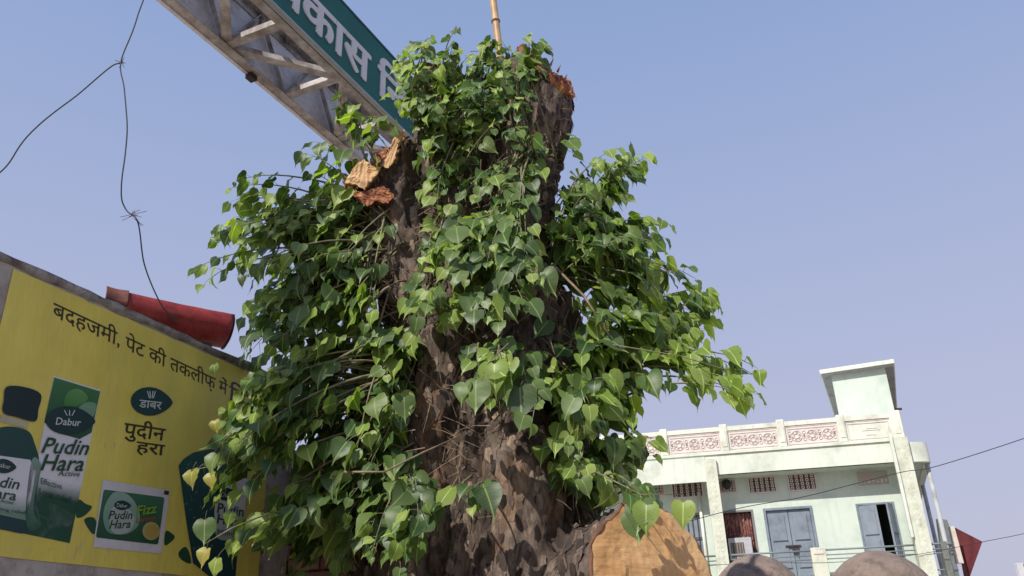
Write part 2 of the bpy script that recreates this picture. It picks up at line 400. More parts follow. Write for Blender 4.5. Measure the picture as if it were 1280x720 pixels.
def fold_sheet(name, x0, x1, prof, m, th=.012, n=26, rag=.006):
    mb = MB(); vs = []; K = len(prof)
    for i in range(n+1):
        x = x0+(x1-x0)*i/n
        for side in (0, 1):
            for j_, (y, z) in enumerate(prof):
                vs.append((x, y+th*.5*side, z-th*side + rag*noise.noise(V((x*5, j_, 1)))*2 - .012*sin(pi*i/n)))
    S2 = 2*K; fs = []
    for i in range(n):
        a = i*S2; b = a+S2
        for j_ in range(K-1):
            fs += [(a+j_, b+j_, b+j_+1, a+j_+1), (a+K+j_, a+K+j_+1, b+K+j_+1, b+K+j_)]
        fs += [(a, a+K, b+K, b), (a+K-1, b+K-1, b+2*K-1, a+2*K-1)]
    for a in (0, n*S2): fs += [(a+j_, a+j_+1, a+K+j_+1, a+K+j_) for j_ in range(K-1)]
    mb.add(vs, fs); return mb.build(name, m, rf, True)
prof = [(.10, .0), (.06, .018), (.02, .026), (-.02, .018), (-.055, -.008), (-.085, -.045), (-.107, -.085), (-.122, -.125), (-.127, -.16), (-.118, -.19), (-.09, -.21), (-.03, -.215)]
fold_sheet('sheet', .14, Lr, [(-y, z) for y, z in prof][::1] if False else prof, m_red)
fold_sheet('edge_trim', Lr, Lr+.012, [(y*1.04, z*1.02) for y, z in prof], m_dark)
fold_sheet('ridge_flap', 0, .15, [(y*1.1, z*1.05+.012) for y, z in prof[:4]], weathered('rusty_tin', lin((120, 70, 62)), lin((70, 42, 38)), None, 5, .7))
MB().box((.1, -4.0, -.12), (.18, -.15, -.04)).box((Lr-.2, -4.0, -.12), (Lr-.12, -.15, -.04)).build('post', m_dark, rf)
MB().box((.02, -.36, -.2), (Lr-.02, -.3, .12)).build('purlin', m_dark, rf)

# ============================================================ BRICK WALL behind the tree
bw = empty('brick_wall', mat=frame(WP + WE*4.50 - WN*.45, WN, V((0, 0, 1))))
tag(bw, 'low unplastered red brick wall behind the tree trunk', 'wall')
m_brick = Mat('red_brick'); oi = m_brick.n('ShaderNodeObjectInfo'); v = m_brick.coord()
c = m_brick.ramp(oi.outputs['Random'], [(0, (.15, .05, .035)), (.5, (.22, .085, .06)), (1, (.30, .15, .11))])
c = m_brick.mix(m_brick.ramp(m_brick.noise(v, 9, 7), [(.45, (0, 0, 0)), (.7, (.6, .6, .6))]), c, (.2, .15, .12))
m_brick.col(c); m_brick.rough(.95); m_brick.bump(m_brick.noise(v, 45), .5, .01); m_brick = m_brick.m
MB().box((0, 0, -.05), (2.1, 2.9, -.2)).build('mortar', weathered('old_mortar', (.16, .13, .11), (.07, .055, .05), None, 8), bw)
bricks = []
for j in range(3):
    mbb = MB().box((0, 0, -.1), (.228, .072, 0)); o = mbb.build('brick', m_brick, bw, bevel=.006); bricks.append(o)
first = True; cnt = 0
for row in range(34):
    for i in range(-1, 9):
        u = i*.24 + (row % 2)*.12; z = row*.085
        if u < -.02 or u > 1.86: continue
        if cnt < 3: o = bricks[cnt]
        else: o = bricks[cnt % 3].copy(); COL.objects.link(o); o.parent = bw
        cnt += 1
        o.location = (u+random.uniform(-.004, .004), z+.008, random.uniform(-.02, .012)); o.rotation_euler = (random.uniform(-.02, .02), random.uniform(-.03, .03), random.uniform(-.015, .015))

# ============================================================ GANTRY WITH SIGN
GA = azv(24); GB = azv(114)
GP = V((0, 0, 6.0)) + GB*(-3.43)       # near lower chord line
gy = empty('sign_gantry', mat=frame(V((GP.x, GP.y, 0)), GA, V((0, 0, 1))))   # x along, y up, z toward viewer
tag(gy, 'rusty white steel truss gantry crossing overhead and carrying the teal sign', 'gantry')
m_steel = Mat('weathered_white_steel'); v = m_steel.coord(); n1 = m_steel.noise(v, 6, 9, .7); n2 = m_steel.noise(v, 22, 6, .7)
c = m_steel.ramp(n1, [(.3, (.20, .16, .14)), (.46, (.36, .32, .31)), (.62, (.58, .55, .55))])
c = m_steel.mix(m_steel.ramp(n2, [(.54, (0, 0, 0)), (.7, (.6, .6, .6))]), c, (.16, .10, .07))
m_steel.col(c); m_steel.rough(.7); m_steel.bump(n2, .3, .004); m_steel = m_steel.m
X0, X1 = -1.4, 6.5; YB, YT = 6.0, 6.62; ZN, ZF = -.03, -.66
def Lsec(mb, p, q, s1, s2, t=.008):    # angle iron: two thin flanges
    p = V(p); q = V(q)
    for (du, dv) in (s1, s2): pass
    return mb
def angle(p, q, a, b, t=.009):         # a, b: the two flange directions (vectors with length)
    p = V(p); q = V(q); a = V(a); b = V(b); mb = MB(); an = b.normalized()*t; bn = a.normalized()*t
    pr = [V((0, 0, 0)), a, a+an, an+bn, b+bn, b]
    n_ = 6
    return mb.add([p+x for x in pr]+[q+x for x in pr], [tuple(range(5, -1, -1)), tuple(range(6, 12))]+[(i, (i+1) % 6, 6+(i+1) % 6, 6+i) for i in range(6)])
angle((X0, YB, ZN), (X1, YB, ZN), (0, .07, 0), (0, 0, -.075)).build('chord', m_steel, gy)
angle((X0, YB, ZF), (X1, YB, ZF), (0, .07, 0), (0, 0, .075)).build('chord', m_steel, gy)
angle((X0, YT, ZN), (X1, YT, ZN), (0, -.07, 0), (0, 0, -.075)).build('chord', m_steel, gy)
angle((X0, YT, ZF), (X1, YT, ZF), (0, -.07, 0), (0, 0, .075)).build('chord', m_steel, gy)
def brace(p, q, a=(0, .05, 0), b=(0, 0, .05)):
    angle(p, q, a, b, .007).build('brace', m_steel, gy)
x = X0+.12; i = 0; P_ = .72
while x < X1-.2:
    # bottom lacing: cross strut and a diagonal; side lacing on both faces; a few on top
    brace((x, YB+.012, ZN-.02), (x, YB+.012, ZF+.02), (.07, 0, 0), (0, .05, 0))
    x2 = min(x+P_, X1)
    if i % 2 == 0: brace((x+.03, YB+.022, ZN-.03), (x2-.0, YB+.022, ZF+.03), (.085, 0, .03), (0, .045, 0))
    else: brace((x+.03, YB+.022, ZF+.03), (x2, YB+.022, ZN-.03), (.085, 0, -.03), (0, .045, 0))
    brace((x, YB+.02, ZF+.012), (x+P_/2, YT-.02, ZF+.012), (.045, 0, 0), (0, 0, .04))
    brace((x+P_/2, YT-.02, ZF+.022), (x2, YB+.02, ZF+.022), (.045, 0, 0), (0, 0, .04))
    brace((x, YB+.02, ZN-.012), (x, YT-.02, ZN-.012), (.045, 0, 0), (0, 0, -.04))
    brace((x, YT-.012, ZN-.02), (x2, YT-.012, ZF+.02), (.045, 0, 0), (0, -.04, 0))
    x += P_; i += 1
for xx in (X1-.08,):
    for zz in (ZN-.05, ZF+.05): MB().tube([(xx, 0, zz), (xx, YT, zz)], .055, 10).build('post', m_steel, gy)
# the post standing beside the road out of view at the near end
for zz in (ZN-.05, ZF+.05): MB().tube([(X0+.08, 0, zz), (X0+.08, YT, zz)], .055, 10).build('post', m_steel, gy)
m_teal = Mat('teal_signboard'); v = m_teal.coord(); n1 = m_teal.noise(v, 3, 5)
m_teal.col(m_teal.ramp(n1, [(.3, (.0, .085, .075)), (.7, (.002, .12, .105))])); m_teal.rough(.65); m_teal = m_teal.m
sg = MB().box((X0+.3, 5.985, .002), (5.75, 6.66, .03)).build('signboard', m_teal, gy)
MB().box((X0+.3, 5.99, ZF-.035), (5.75, 6.66, ZF-.006)).build('rear_board', weathered('pale_board_back', (.80, .76, .82), (.52, .47, .47), (.85, .82, .88), 4, .7, bump=.05), gy)
m_trim = flat('silver_trim', (.35, .37, .38), .45, .4)
MB().box((X0+.29, 5.975, 0), (5.76, 5.992, .042)).build('trim', m_trim, gy)
MB().box((X0+.29, 6.652, -.02), (5.76, 6.672, .036)).build('trim', flat('dark_trim', (.02, .05, .05), .5), gy)
def GL(x, y):
    p = onplane(x, y, GP + GB*.034, GB); d = p - V((GP.x, GP.y, 0)); return V((d.dot(GA), p.z, 0))
m_let = flat('white_sign_paint', (.62, .62, .64), .5, 0, .06)
a = GL(374, 35); b = GL(452, 112); t = GL(395, 12)
a = V((a.x, 6.10, 0)); b = V((b.x, 6.10, 0)); t = V((a.x, 6.40, 0))
mb = text_affine('कास िनगम', a, (b-a)*2.55, t-a, V((0, 0, 1)), .008, .0, 3, pre='िव')
base_v = list(mb.v); base_f = list(mb.f)
for q in base_v: q.z += .030
for i_, (ox, oy) in enumerate(((.012, 0), (.024, 0), (.034, 0), (.006, .009), (.018, -.009), (.028, .005))): mb.add([q+V((ox, oy, .0004*(i_+1))) for q in base_v], base_f)
mb.build('sign_lettering', m_let, gy)
# little bracket under the far chord
MB().box((4.1, 5.95, ZF-.03), (4.17, 5.995, ZF+.03)).build('bracket', m_dark, gy)

# ============================================================ WIRES
m_wire = flat('black_cable', (.02, .02, .03), .6)
def wire(name, pts, r_, label, grp=None, wob=.006, n=8):
    P = [V(p) for p in pts]; o = []
    for i in range(len(P)-1):
        p0 = P[max(i-1, 0)]; p1 = P[i]; p2 = P[i+1]; p3 = P[min(i+2, len(P)-1)]
        for s_ in range(n):
            t = s_/n; q = .5*((2*p1)+(p2-p0)*t+(2*p0-5*p1+4*p2-p3)*t*t+(3*p1-p0-3*p2+p3)*t**3)
            q += V((noise.noise(q*4), noise.noise(q*4+V((5, 0, 0))), noise.noise(q*4+V((0, 5, 0)))))*wob
            o.append(q)
    o.append(P[-1]); base = P[0]
    ob = MB().tube([q-base for q in o], r_, 6).build(name, m_wire, None, True); ob.location = base
    tag(ob, label, 'wire', grp); return ob
wa = wire('dangling_wire', [W(196, -50, 5), W(178, 0, 5), W(166, 38, 5), W(152, 78, 5), W(155, 110, 5.0), W(159, 165, 5.02), W(152, 235, 5.05), W(158, 262, 5.1), W(172, 278, 5.1), W(180, 330, 5.2), W(200, 378, 5.3), W(222, 404, 5.4)], .0052,
     'black twisted wire hanging down against the sky to the red tin roof', 'loose wires at the left', .01)
wb = wire('dangling_wire', [W(-30, 240, 5), W(4, 212, 5), W(40, 165, 5), W(95, 120, 5), W(138, 84, 5), W(152, 79, 5)], .005,
     'black wire running down left from the knot in the hanging wire', 'loose wires at the left', .01)
kn = MB()
for c_, sz, n_ in (((152, 78), .06, 9), ((166, 268), .07, 9), ((172, 277), .05, 4)):
    P0 = W(c_[0], c_[1], 5)
    for i in range(n_):
        d1 = V((random.gauss(0, 1), random.gauss(0, 1), random.gauss(0, 1)))*sz*.6; d2 = d1*random.uniform(-.6, -.2) + V((0, 0, random.uniform(-.03, .03)))
        kn.tube([P0+d1*.8-wa.location, P0+d1*.3-wa.location, P0+d2-wa.location], .0018, 4)
kn.build('frayed_strand', m_wire, wa)
wc = wire('cable', [W(700, 700, 16.2), W(900, 641, 16.5), W(1000, 622, 16.5), W(1060, 607, 16.5), W(1128, 590, 16.3), W(1170, 583, 16), W(1280, 548, 15), W(1340, 524, 14)], .0075,
     'thin black cable sloping up across the front of the pale green house', 'cables at the green house', 0)
wd = wire('cable', [W(800, 712, 14), W(940, 704, 14), W(1040, 703, 14), W(1140, 694, 14), W(1235, 676, 14), W(1280, 667, 14), W(1340, 652, 14)], .0045,
     'lower thin cable passing the balcony rail of the pale green house', 'cables at the green house', 0)

# ============================================================ GREEN HOUSE
BN = azv(191.2); BE = azv(101.2)
BP = onplane(1000, 640, EYE + azv(11.2)*19, BN); BP.z = 0
hs = empty('pale_green_house', mat=frame(BP, BE, BN*-1))
# local frame: x along the front, y INTO the house, z up
hs.matrix_world = Matrix((BE, -BN, V((0, 0, 1)))).transposed().to_4x4(); hs.matrix_world.translation = BP
M_ = Matrix((BE, -BN, V((0, 0, 1)))).transposed().to_4x4(); M_.translation = BP; hs.matrix_world = M_
tag(hs, 'pale mint green two storey house with carved parapet and blue doors', 'house')
def BL(x, y, d=0):
    p = onplane(x, y, BP - BN*d, BN); q = p - BP; return (q.dot(BE), p.z)
m_mint = weathered('mint_plaster', (.58, .655, .575), (.46, .54, .47), (.65, .71, .64), 1.2, .85, bump=.1)
m_cream = weathered('cream_plaster', (.70, .72, .62), (.50, .50, .42), (.76, .76, .70), 2.0, .85, bump=.15, amt=.5)
m_fasc = weathered('pale_fascia', (.66, .70, .61), (.50, .53, .45), (.72, .75, .68), 1.6, .85, bump=.1, amt=.45)
m_carv = weathered('carved_stone', (.66, .60, .56), (.50, .40, .36), (.72, .68, .64), 5, .9, bump=.4, streak=False)
m_pink = weathered('pinkish_stone', (.68, .61, .57), (.62, .53, .50), None, 6, .9, streak=False)
m_door = weathered('blue_grey_door_paint', (.20, .24, .29), (.13, .16, .20), (.24, .28, .33), 3, .6, bump=.05, amt=.4)
m_doord = flat('door_shadow_groove', (.06, .08, .12), .8)  # dark strips painted under the raised panels as their shadow
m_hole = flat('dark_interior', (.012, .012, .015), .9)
def hb(name, a, b, m, parent=None, bevel=0, bv=.0):
    return MB().box(a, b).build(name, m, parent or hs, bevel=bevel)
UL = -9.0
ZF0 = 2.5                              # balcony floor
# back wall of the veranda (y=1.5) built as pieces around the openings
D = .6
zd = BL(985, 634, D)[1]
ops = [(BL(957, 660, D)[0], BL(1019, 660, D)[0], 2.5, zd, 'door'), (1.36, 2.0, 3.0, 4.5, 'shutter'), (BL(902, 660, D)[0], BL(944, 660, D)[0], 2.9, zd, 'window'), (BL(835, 660, D)[0], BL(879, 660, D)[0], 2.9, zd, 'window2'), (-5.2, -4.2, 2.5, zd, 'door2')]
u1, z1 = BL(1069, 630, D); u2, _ = BL(1118, 627, D)
ops[1] = (u1, u2-.02, 3.0, z1, 'shutter')
xs = sorted(ops)
cur = UL; mbw = MB()
for (a, b, z0, zt_, nme) in xs:
    mbw.box((cur, D, 0), (a, D+.2, 5.3)); mbw.box((a, D, 0), (b, D+.2, z0)); mbw.box((a, D, zt_), (b, D+.2, 5.3)); cur = b
mbw.box((cur, D, 0), (2.3, D+.2, 5.3))
mbw.build('wall', m_mint, hs)
hb('side_wall', (2.12, D+.2, 0), (2.3, 9, 5.3), m_mint)
hb('lower_wall', (UL, .05, 0), (2.3, D-.01, 2.28), m_mint)
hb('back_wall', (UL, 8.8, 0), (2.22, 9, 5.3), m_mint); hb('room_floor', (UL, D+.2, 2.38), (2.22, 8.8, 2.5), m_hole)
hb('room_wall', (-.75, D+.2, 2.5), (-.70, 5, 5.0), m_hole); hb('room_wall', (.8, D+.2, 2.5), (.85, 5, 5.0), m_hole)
hb('balcony_floor', (UL, 0.02, 2.3), (2.9, D, 2.5), m_cream)
# roof slab with rounded right-hand corner
CORN = [(.6*sin(pi/2*i/14), .22*(1-cos(pi/2*i/14)**.9)) for i in range(15)]
def slab(z0, z1, name, m, grow=0, y0=0.0):
    pts = [(UL, y0), (2.25, y0)]
    for (da, db) in CORN[1:]: pts.append((2.25+da+grow, y0+db))
    pts += [(3.35+grow, 3), (4.3+grow, 8), (4.3+grow, 9), (UL, 9)]
    return MB().prism(pts, z0, z1, lambda a, b, d: V((a, b, d))).build(name, m, hs)
slab(5.16, 5.26, 'roof_slab', m_mint, -.03, .03)
fpts = []
mbf = MB()                              # fascia: runs along the front and turns the corner
path = [(UL, 0), (2.1, 0)] ; 
cr = [(2.25+da, db) for da, db in CORN] + [(3.35, 3), (4.3, 8)]
seg = [(UL, -.0), (2.1, 0.0)]
mbf.box((UL, 0, 5.16), (2.16, .12, 5.62)); mbf.build('fascia', m_fasc, hs)
mbf = MB()
n = len(cr); vs = []
for (a, b) in cr: vs += [(a, b, 5.14), (a, b, 5.56), (a-.12, b+.1, 5.56), (a-.12, b+.1, 5.14)]
mbf.add(vs, [(i*4+j, (i+1)*4+j, (i+1)*4+(j+1) % 4, i*4+(j+1) % 4) for i in range(n-1) for j in range(4)]+[(0, 1, 2, 3)])
mbf.build('fascia', m_fasc, hs)
hb('ledge', (UL, -.04, 5.60), (2.3, .16, 5.66), m_fasc)
# left bay fascia hangs a little lower
hb('fascia', (UL, -.05, 5.02), (-1.84, -.002, 5.56), m_fasc)
# columns: right, middle, left
m_colm = weathered('column_plaster', (.62, .64, .52), (.42, .43, .34), (.70, .71, .62), 3, .9, bump=.4, amt=.5)
cols = [(2.12, 2.42), (-1.86, -1.60), (-5.6, -5.34)]
for ci, (a, b) in enumerate(cols):
    hb('column', (a, -.10, 0), (b, .16, 5.66 if ci == 0 else 5.5), m_colm)
    mbo = MB()                          # raised diaper pattern down the shaft
    z = 2.6
    while z < 5.4:
        cx = (a+b)/2; s_ = .07
        mbo.add([(cx-s_, -.102, z), (cx, -.102, z-.1), (cx+s_, -.102, z), (cx, -.102, z+.1), (cx, -.109, z)], [(0, 1, 4), (1, 2, 4), (2, 3, 4), (3, 0, 4)])
        for q_ in (-1, 1): mbo.add([(cx+q_*s_*.2-.03, -.102, z+.1), (cx+q_*s_*.9, -.102, z+.07), (cx+q_*s_*.9, -.102, z+.14), (cx+q_*s_*.5, -.107, z+.1)], [(0, 1, 3), (1, 2, 3), (2, 0, 3)])
        z += .21
    mbo.build('carving', m_colm, hs)['kind'] = 'stuff'
hb('downpipe', (2.05, -.16, 3.6), (2.11, -.10, 5.75), m_fasc)
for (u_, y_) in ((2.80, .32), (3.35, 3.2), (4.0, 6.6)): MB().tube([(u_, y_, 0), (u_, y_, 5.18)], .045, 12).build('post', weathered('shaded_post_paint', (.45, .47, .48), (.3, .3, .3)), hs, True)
# parapet: posts, rails and carved panels
PZ0, PZ1 = 5.66, 6.22
edges = [BL(p, 530)[0] for p in (823, 898, 970, 1046, 1113)]
edges = [edges[0]-1.33*3, edges[0]-1.33*2, edges[0]-1.33] + edges
pw = .17
for i, e_ in enumerate(edges):
    x1_ = e_+(.24 if i == len(edges)-1 else pw)
    h_ = MB().box((e_, -.02, PZ0), (x1_, .14, PZ1+.05)).build('parapet_post', m_cream, hs, bevel=.015)
    cx = (e_+x1_)/2                      # arched relief on each post
    pts = [(cx-.05, PZ0+.1)]+[(cx-.05*cos(pi*t/6), PZ1-.12+.06*sin(pi*t/6)) for t in range(7)]+[(cx+.05, PZ0+.1)]
    MB().prism(pts, -.02, -.034, lambda a, b, d: V((a, d, b))).build('relief', m_cream, h_)
    if i < len(edges)-1:
        a = x1_; b = edges[i+1]
        hb('parapet_rail', (a, 0, PZ1-.1), (b, .12, PZ1), m_cream); hb('parapet_rail', (a, 0.02, PZ1-.13), (b, .1, PZ1-.1), m_carv)
        last = i == len(edges)-2
        pn = hb('parapet_panel', (a, .03, PZ0), (b, .09, PZ1-.13), m_cream if last else m_carv)
        mbo = MB()
        L = b-a; z0 = PZ0+.05; z1_ = PZ1-.17; H = z1_-z0
        def ring(cx, cz, r0, r1, n=14, a0=0, a1=2*pi):
            vs = []; 
            for t in range(n+1):
                q = a0+(a1-a0)*t/n
                for rr, yy in ((r0, .03), ((r0+r1)/2, .012), (r1, .03)): vs.append((cx+cos(q)*rr, yy-.0005, cz+sin(q)*rr))
            mbo.add(vs, [(t*3+j, (t+1)*3+j, (t+1)*3+j+1, t*3+j+1) for t in range(n) for j in (0, 1)])
        for (xa, xb, za, zb_) in ((a+.03, b-.03, z0-.01, z0+.01), (a+.03, b-.03, z1_-.01, z1_+.01), (a+.03, a+.05, z0, z1_), (b-.05, b-.03, z0, z1_)): mbo.box((xa, .018, za), (xb, .0295, zb_))
        if not last:
            for fr in (.2, .5, .8):
                cx = a+L*fr; cz = (z0+z1_)/2
                ring(cx, cz, H*.30, H*.38); ring(cx, cz, H*.12, H*.18)
                for t in range(6): q = t*pi/3+.3; ring(cx+cos(q)*H*.24, cz+sin(q)*H*.24, H*.04, H*.075, 7)
            for fr in (.07, .35, .65, .93):
                for sg_ in (-1, 1):
                    ring(a+L*fr, (z0+z1_)/2+sg_*H*.22, H*.07, H*.13, 9); ring(a+L*fr, (z0+z1_)/2, H*.03, H*.07, 7)
        else:
            mbo.box((a+L*.35, .02, z0+H*.5), (b-L*.25, .0295, z0+H*.53)); mbo.box((a+L*.42, .02, z0+H*.2), (b-L*.35, .0295, z0+H*.22)); mbo.box((a+L*.45, .02, z0+H*.62), (b-L*.3, .0295, z0+H*.64))
        mbo.build('carving', m_pink if not last else m_carv, pn)['kind'] = 'stuff'
hb('terrace', (UL, .3, 5.27), (2.4, 8.9, 5.4), m_cream)
# stair tower on the roof
TE_, TN_ = azv(113), azv(203)
TP_ = onplane(1043, 490, BP - BN*3, BN)
def TL(x, y, d=0): p = onplane(x, y, TP_ - TN_*d, TN_); return ((p-TP_).dot(TE_), p.z)
tw = bpy.data.objects.new('tower_wall', None)
tm = Matrix((TE_, -TN_, V((0, 0, 1)))).transposed().to_4x4(); tm.translation = V((TP_.x, TP_.y, 0)); tm = M_.inverted() @ tm
tu0, tz0 = 0.0, TL(1042, 474)[1]; tu1 = TL(1113, 490)[0]
def tb(name, a, b, m):
    o = MB().box(a, b).build(name, m, hs, bevel=.006); o.matrix_local = tm; return o
bpy.data.objects.remove(tw)
rl, rz = TL(1025, 467, -.22); rr_, _ = TL(1118, 453, -.22)
tb('tower_wall', (0, 0, 5.35), (tu1, 5, rz-.01), m_mint)
tb('tower_roof', (rl, -.22, rz-.01), (rr_, 5.4, rz+.1), m_cream)
so_ = tb('soffit', (rl+.03, -.19, rz-.028), (rr_-.03, 5.37, rz-.012), weathered('grey_soffit', (.34, .34, .36), (.22, .21, .21), None, 3, .9, bump=.1))  # underside sheet in a darker grey than the cream roof
for nm_, a_, b_ in (('spout', (-.28, .5, 6.75), (0, .5, 6.8)), ('spout', (tu1, .6, 7.1), (tu1+.2, .6, 7.1))):
    o = MB().tube([a_, b_], .03, 8).build(nm_, m_dark, hs); o.matrix_local = tm
# vents (pierced screens) on the veranda wall
m_vback = flat('vent_shadow', (.10, .07, .065), .9)
def vent(c, parent=hs):
    (a, za), (b, zb_) = BL(c[0], c[1], D), BL(c[2], c[3], D)
    if za > zb_: za, zb_ = zb_, za
    fr = MB().box((a-.03, D-.03, za-.03), (b+.03, D-.002, za)).box((a-.03, D-.03, zb_), (b+.03, D-.002, zb_+.03)).box((a-.03, D-.03, za), (a, D-.002, zb_)).box((b, D-.03, za), (b+.03, D-.002, zb_)).build('vent', m_pink, parent)
    MB().box((a, D-.006, za), (b, D-.002, zb_)).build('vent_back', m_vback, fr)
    mbo = MB(); nx = 5; nz = 4
    for i in range(nx):
        for j in range(nz):
            cx = a+(b-a)*(i+.5)/nx; cz = za+(zb_-za)*(j+.5)/nz; r_ = min((b-a)/nx, (zb_-za)/nz)*.5
            vs = []; n_ = 8
            for t in range(n_+1):
                q = 2*pi*t/n_
                rr = r_*(1.02 if t % 2 else .8)
                vs += [(cx+cos(q)*rr, D-.025, cz+sin(q)*rr), (cx+cos(q)*rr*.5, D-.025, cz+sin(q)*rr*.5), (cx+cos(q)*rr*.5, D-.008, cz+sin(q)*rr*.5), (cx+cos(q)*rr, D-.008, cz+sin(q)*rr)]
            mbo.add(vs, [(t*4+j_, (t+1)*4+j_, (t+1)*4+(j_+1) % 4, t*4+(j_+1) % 4) for t in range(n_) for j_ in range(4)])
    mbo.build('screen', m_pink, fr)['kind'] = 'stuff'
for c_ in ((938, 616, 967, 596), (988, 613, 1017, 592), (842, 622, 876, 602), (900, 616, 918, 600), (808, 620, 828, 602), (740, 630, 770, 610)): vent(c_)
ua, za = BL(1074, 607, D); ub, zb_ = BL(1108, 588, D)
MB().box((ua, D-.012, za), (ub, D-.002, zb_)).build('faded_plaque', weathered('faded_pink_plaque', (.42, .38, .34), (.36, .44, .38), (.48, .34, .32), 6, .9, streak=False), hs)
mbo = MB()
for i in range(7): mbo.box((ua+(ub-ua)*(i+.2)/7, D-.02, za+.02+random.uniform(0, .05)), (ua+(ub-ua)*(i+.7)/7, D-.0125, za+.05+random.uniform(0, .06)))
mbo.build('plaque_relief', m_pink, hs)['kind'] = 'stuff'
px_, _ = BL(876, 640, D); MB().tube([(px_, D-.04, 2.5), (px_, D-.04, 4.9)], .035, 10).build('downpipe', m_cream, hs, True)
m_black = flat('black_plastic', (.02, .02, .02), .5)
ux, uz = BL(908, 606, D); MB().tube([(ux, D-.14, uz), (ux, D-.003, uz)], .1, 16).build('exhaust_fan', m_black, hs, True)
# double door
def leaf(parent, x0, x1, z0, z1, y, name, m=m_door):
    d_ = MB().box((x0, y, z0), (x1, y+.04, z1)).build(name, m, parent)
    w_ = x1-x0
    for (fa, fb) in ((.05, .30), (.36, .60), (.66, .95)):
        za_ = z0+(z1-z0)*fa; zb2 = z0+(z1-z0)*fb
        MB().box((x0+w_*.18, y-.018, za_), (x1-w_*.18, y-.0005, zb2)).build('door_panel', m, d_, bevel=.008)
        MB().box((x0+w_*.14, y-.006, za_-.02), (x1-w_*.14, y-.0003, za_)).build('panel_shadow', m_doord, d_)
    return d_
a, b, z0, zt_, _ = [o for o in ops if o[4] == 'door'][0]
mbd = MB().box((a, D-.03, z0), (a+.05, D+.1, zt_)).box((b-.05, D-.03, z0), (b, D+.1, zt_)).box((a+.05, D-.03, zt_-.05), (b-.05, D+.1, zt_)); mbd.build('door_frame', m_door, hs)
mid = (a+b)/2
dl = leaf(hs, a+.055, mid-.006, z0, zt_-.055, D+.03, 'door'); dr = leaf(hs, mid+.006, b-.055, z0, zt_-.055, D+.03, 'door')
MB().box((mid-.16, D-.02, 3.62), (mid+.16, D+.01, 3.65)).tube([(mid+.06, D-.03, 3.42), (mid+.1, D-.03, 3.62)], .012, 6).box((mid-.03, D-.04, 3.5), (mid+.05, D-.01, 3.6)).build('latch', m_dark, dr)
# shutter window, left leaf shut-ish and right leaf swung out
a, b, z0, zt_, _ = [o for o in ops if o[4] == 'shutter'][0]
MB().box((a, D-.02, z0), (a+.04, D+.12, zt_)).box((b-.04, D-.02, z0), (b, D+.12, zt_)).box((a+.04, D-.02, zt_-.04), (b-.04, D+.12, zt_)).box((a+.04, D-.02, z0), (b-.04, D+.12, z0+.05)).build('window_frame', m_door, hs)
def shutter(hx, w_, ang):
    s_ = MB().box((0, -.02, 0), (w_, .02, zt_-z0-.1)).build('shutter', m_door, hs)
    for (fa, fb) in ((.06, .46), (.54, .93)):
        H = zt_-z0-.1
        MB().box((min(w_*.15, w_*.85), -.032, H*fa), (max(w_*.15, w_*.85), -.0205, H*fb)).build('shutter_panel', m_door, s_, bevel=.006)
        MB().box((min(w_*.12, w_*.88), -.027, H*fa-.02), (max(w_*.12, w_*.88), -.0202, H*fa)).build('panel_shadow', m_doord, s_)
    s_.location = (hx, D+.02, z0+.05); s_.rotation_euler = (0, 0, ang); return s_
wd_ = (b-a-.08)/2
shutter(a+.045, wd_+.02, R(-14)); shutter(b-.045, -wd_, R(62))
# barred window with patterned curtain
def barred(a, b, z0, zt_, curtain=True):
    fr = MB().box((a, D-.02, z0), (a+.04, D+.1, zt_)).box((b-.04, D-.02, z0), (b, D+.1, zt_)).box((a+.04, D-.02, zt_-.04), (b-.04, D+.1, zt_)).build('window', flat('grey_window_frame', (.2, .18, .18), .7), hs)
    if curtain:
        k = Mat('patterned_curtain'); v = k.coord((1, 1, .6)); c = k.ramp(k.noise(v, 16, 3, .6, 1.2), [(.38, (.05, .03, .03)), (.5, (.30, .09, .07)), (.62, (.42, .24, .2)), (.7, (.12, .08, .07))]); k.col(c); k.rough(.9)
        mbc = MB(); n_ = 40
        vs = []
        for i in range(n_+1):
            u_ = a+.04+(b-a-.08)*i/n_; y_ = D+.14+.025*sin(i*1.25); vs += [(u_, y_, z0+.35+.05*sin(i*.7)), (u_, y_, zt_-.06)]
        mbc.add(vs, [(i*2, i*2+2, i*2+3, i*2+1) for i in range(n_)]); mbc.build('curtain', k.m, fr, True)
    else:
        MB().box((a+.04, D+.06, z0), (b-.04, D+.09, zt_-.04)).build('shutter', m_door, fr)
    for i in range(1, 7):
        u_ = a+(b-a)*i/7; MB().tube([(u_, D+.02, z0), (u_, D+.02, zt_-.04)], .008, 6).build('bar', m_dark, fr)
    for z_ in (.3, .65): MB().box((a+.04, D+.008, z0+(zt_-z0)*z_), (b-.04, D+.03, z0+(zt_-z0)*z_+.02)).build('bar', m_dark, fr)
barred(*ops[2][:4]); barred(*ops[3][:4], curtain=False)
a, b, z0, zt_, _ = ops[4]; leaf(hs, a, b, z0, zt_, D+.03, 'door')
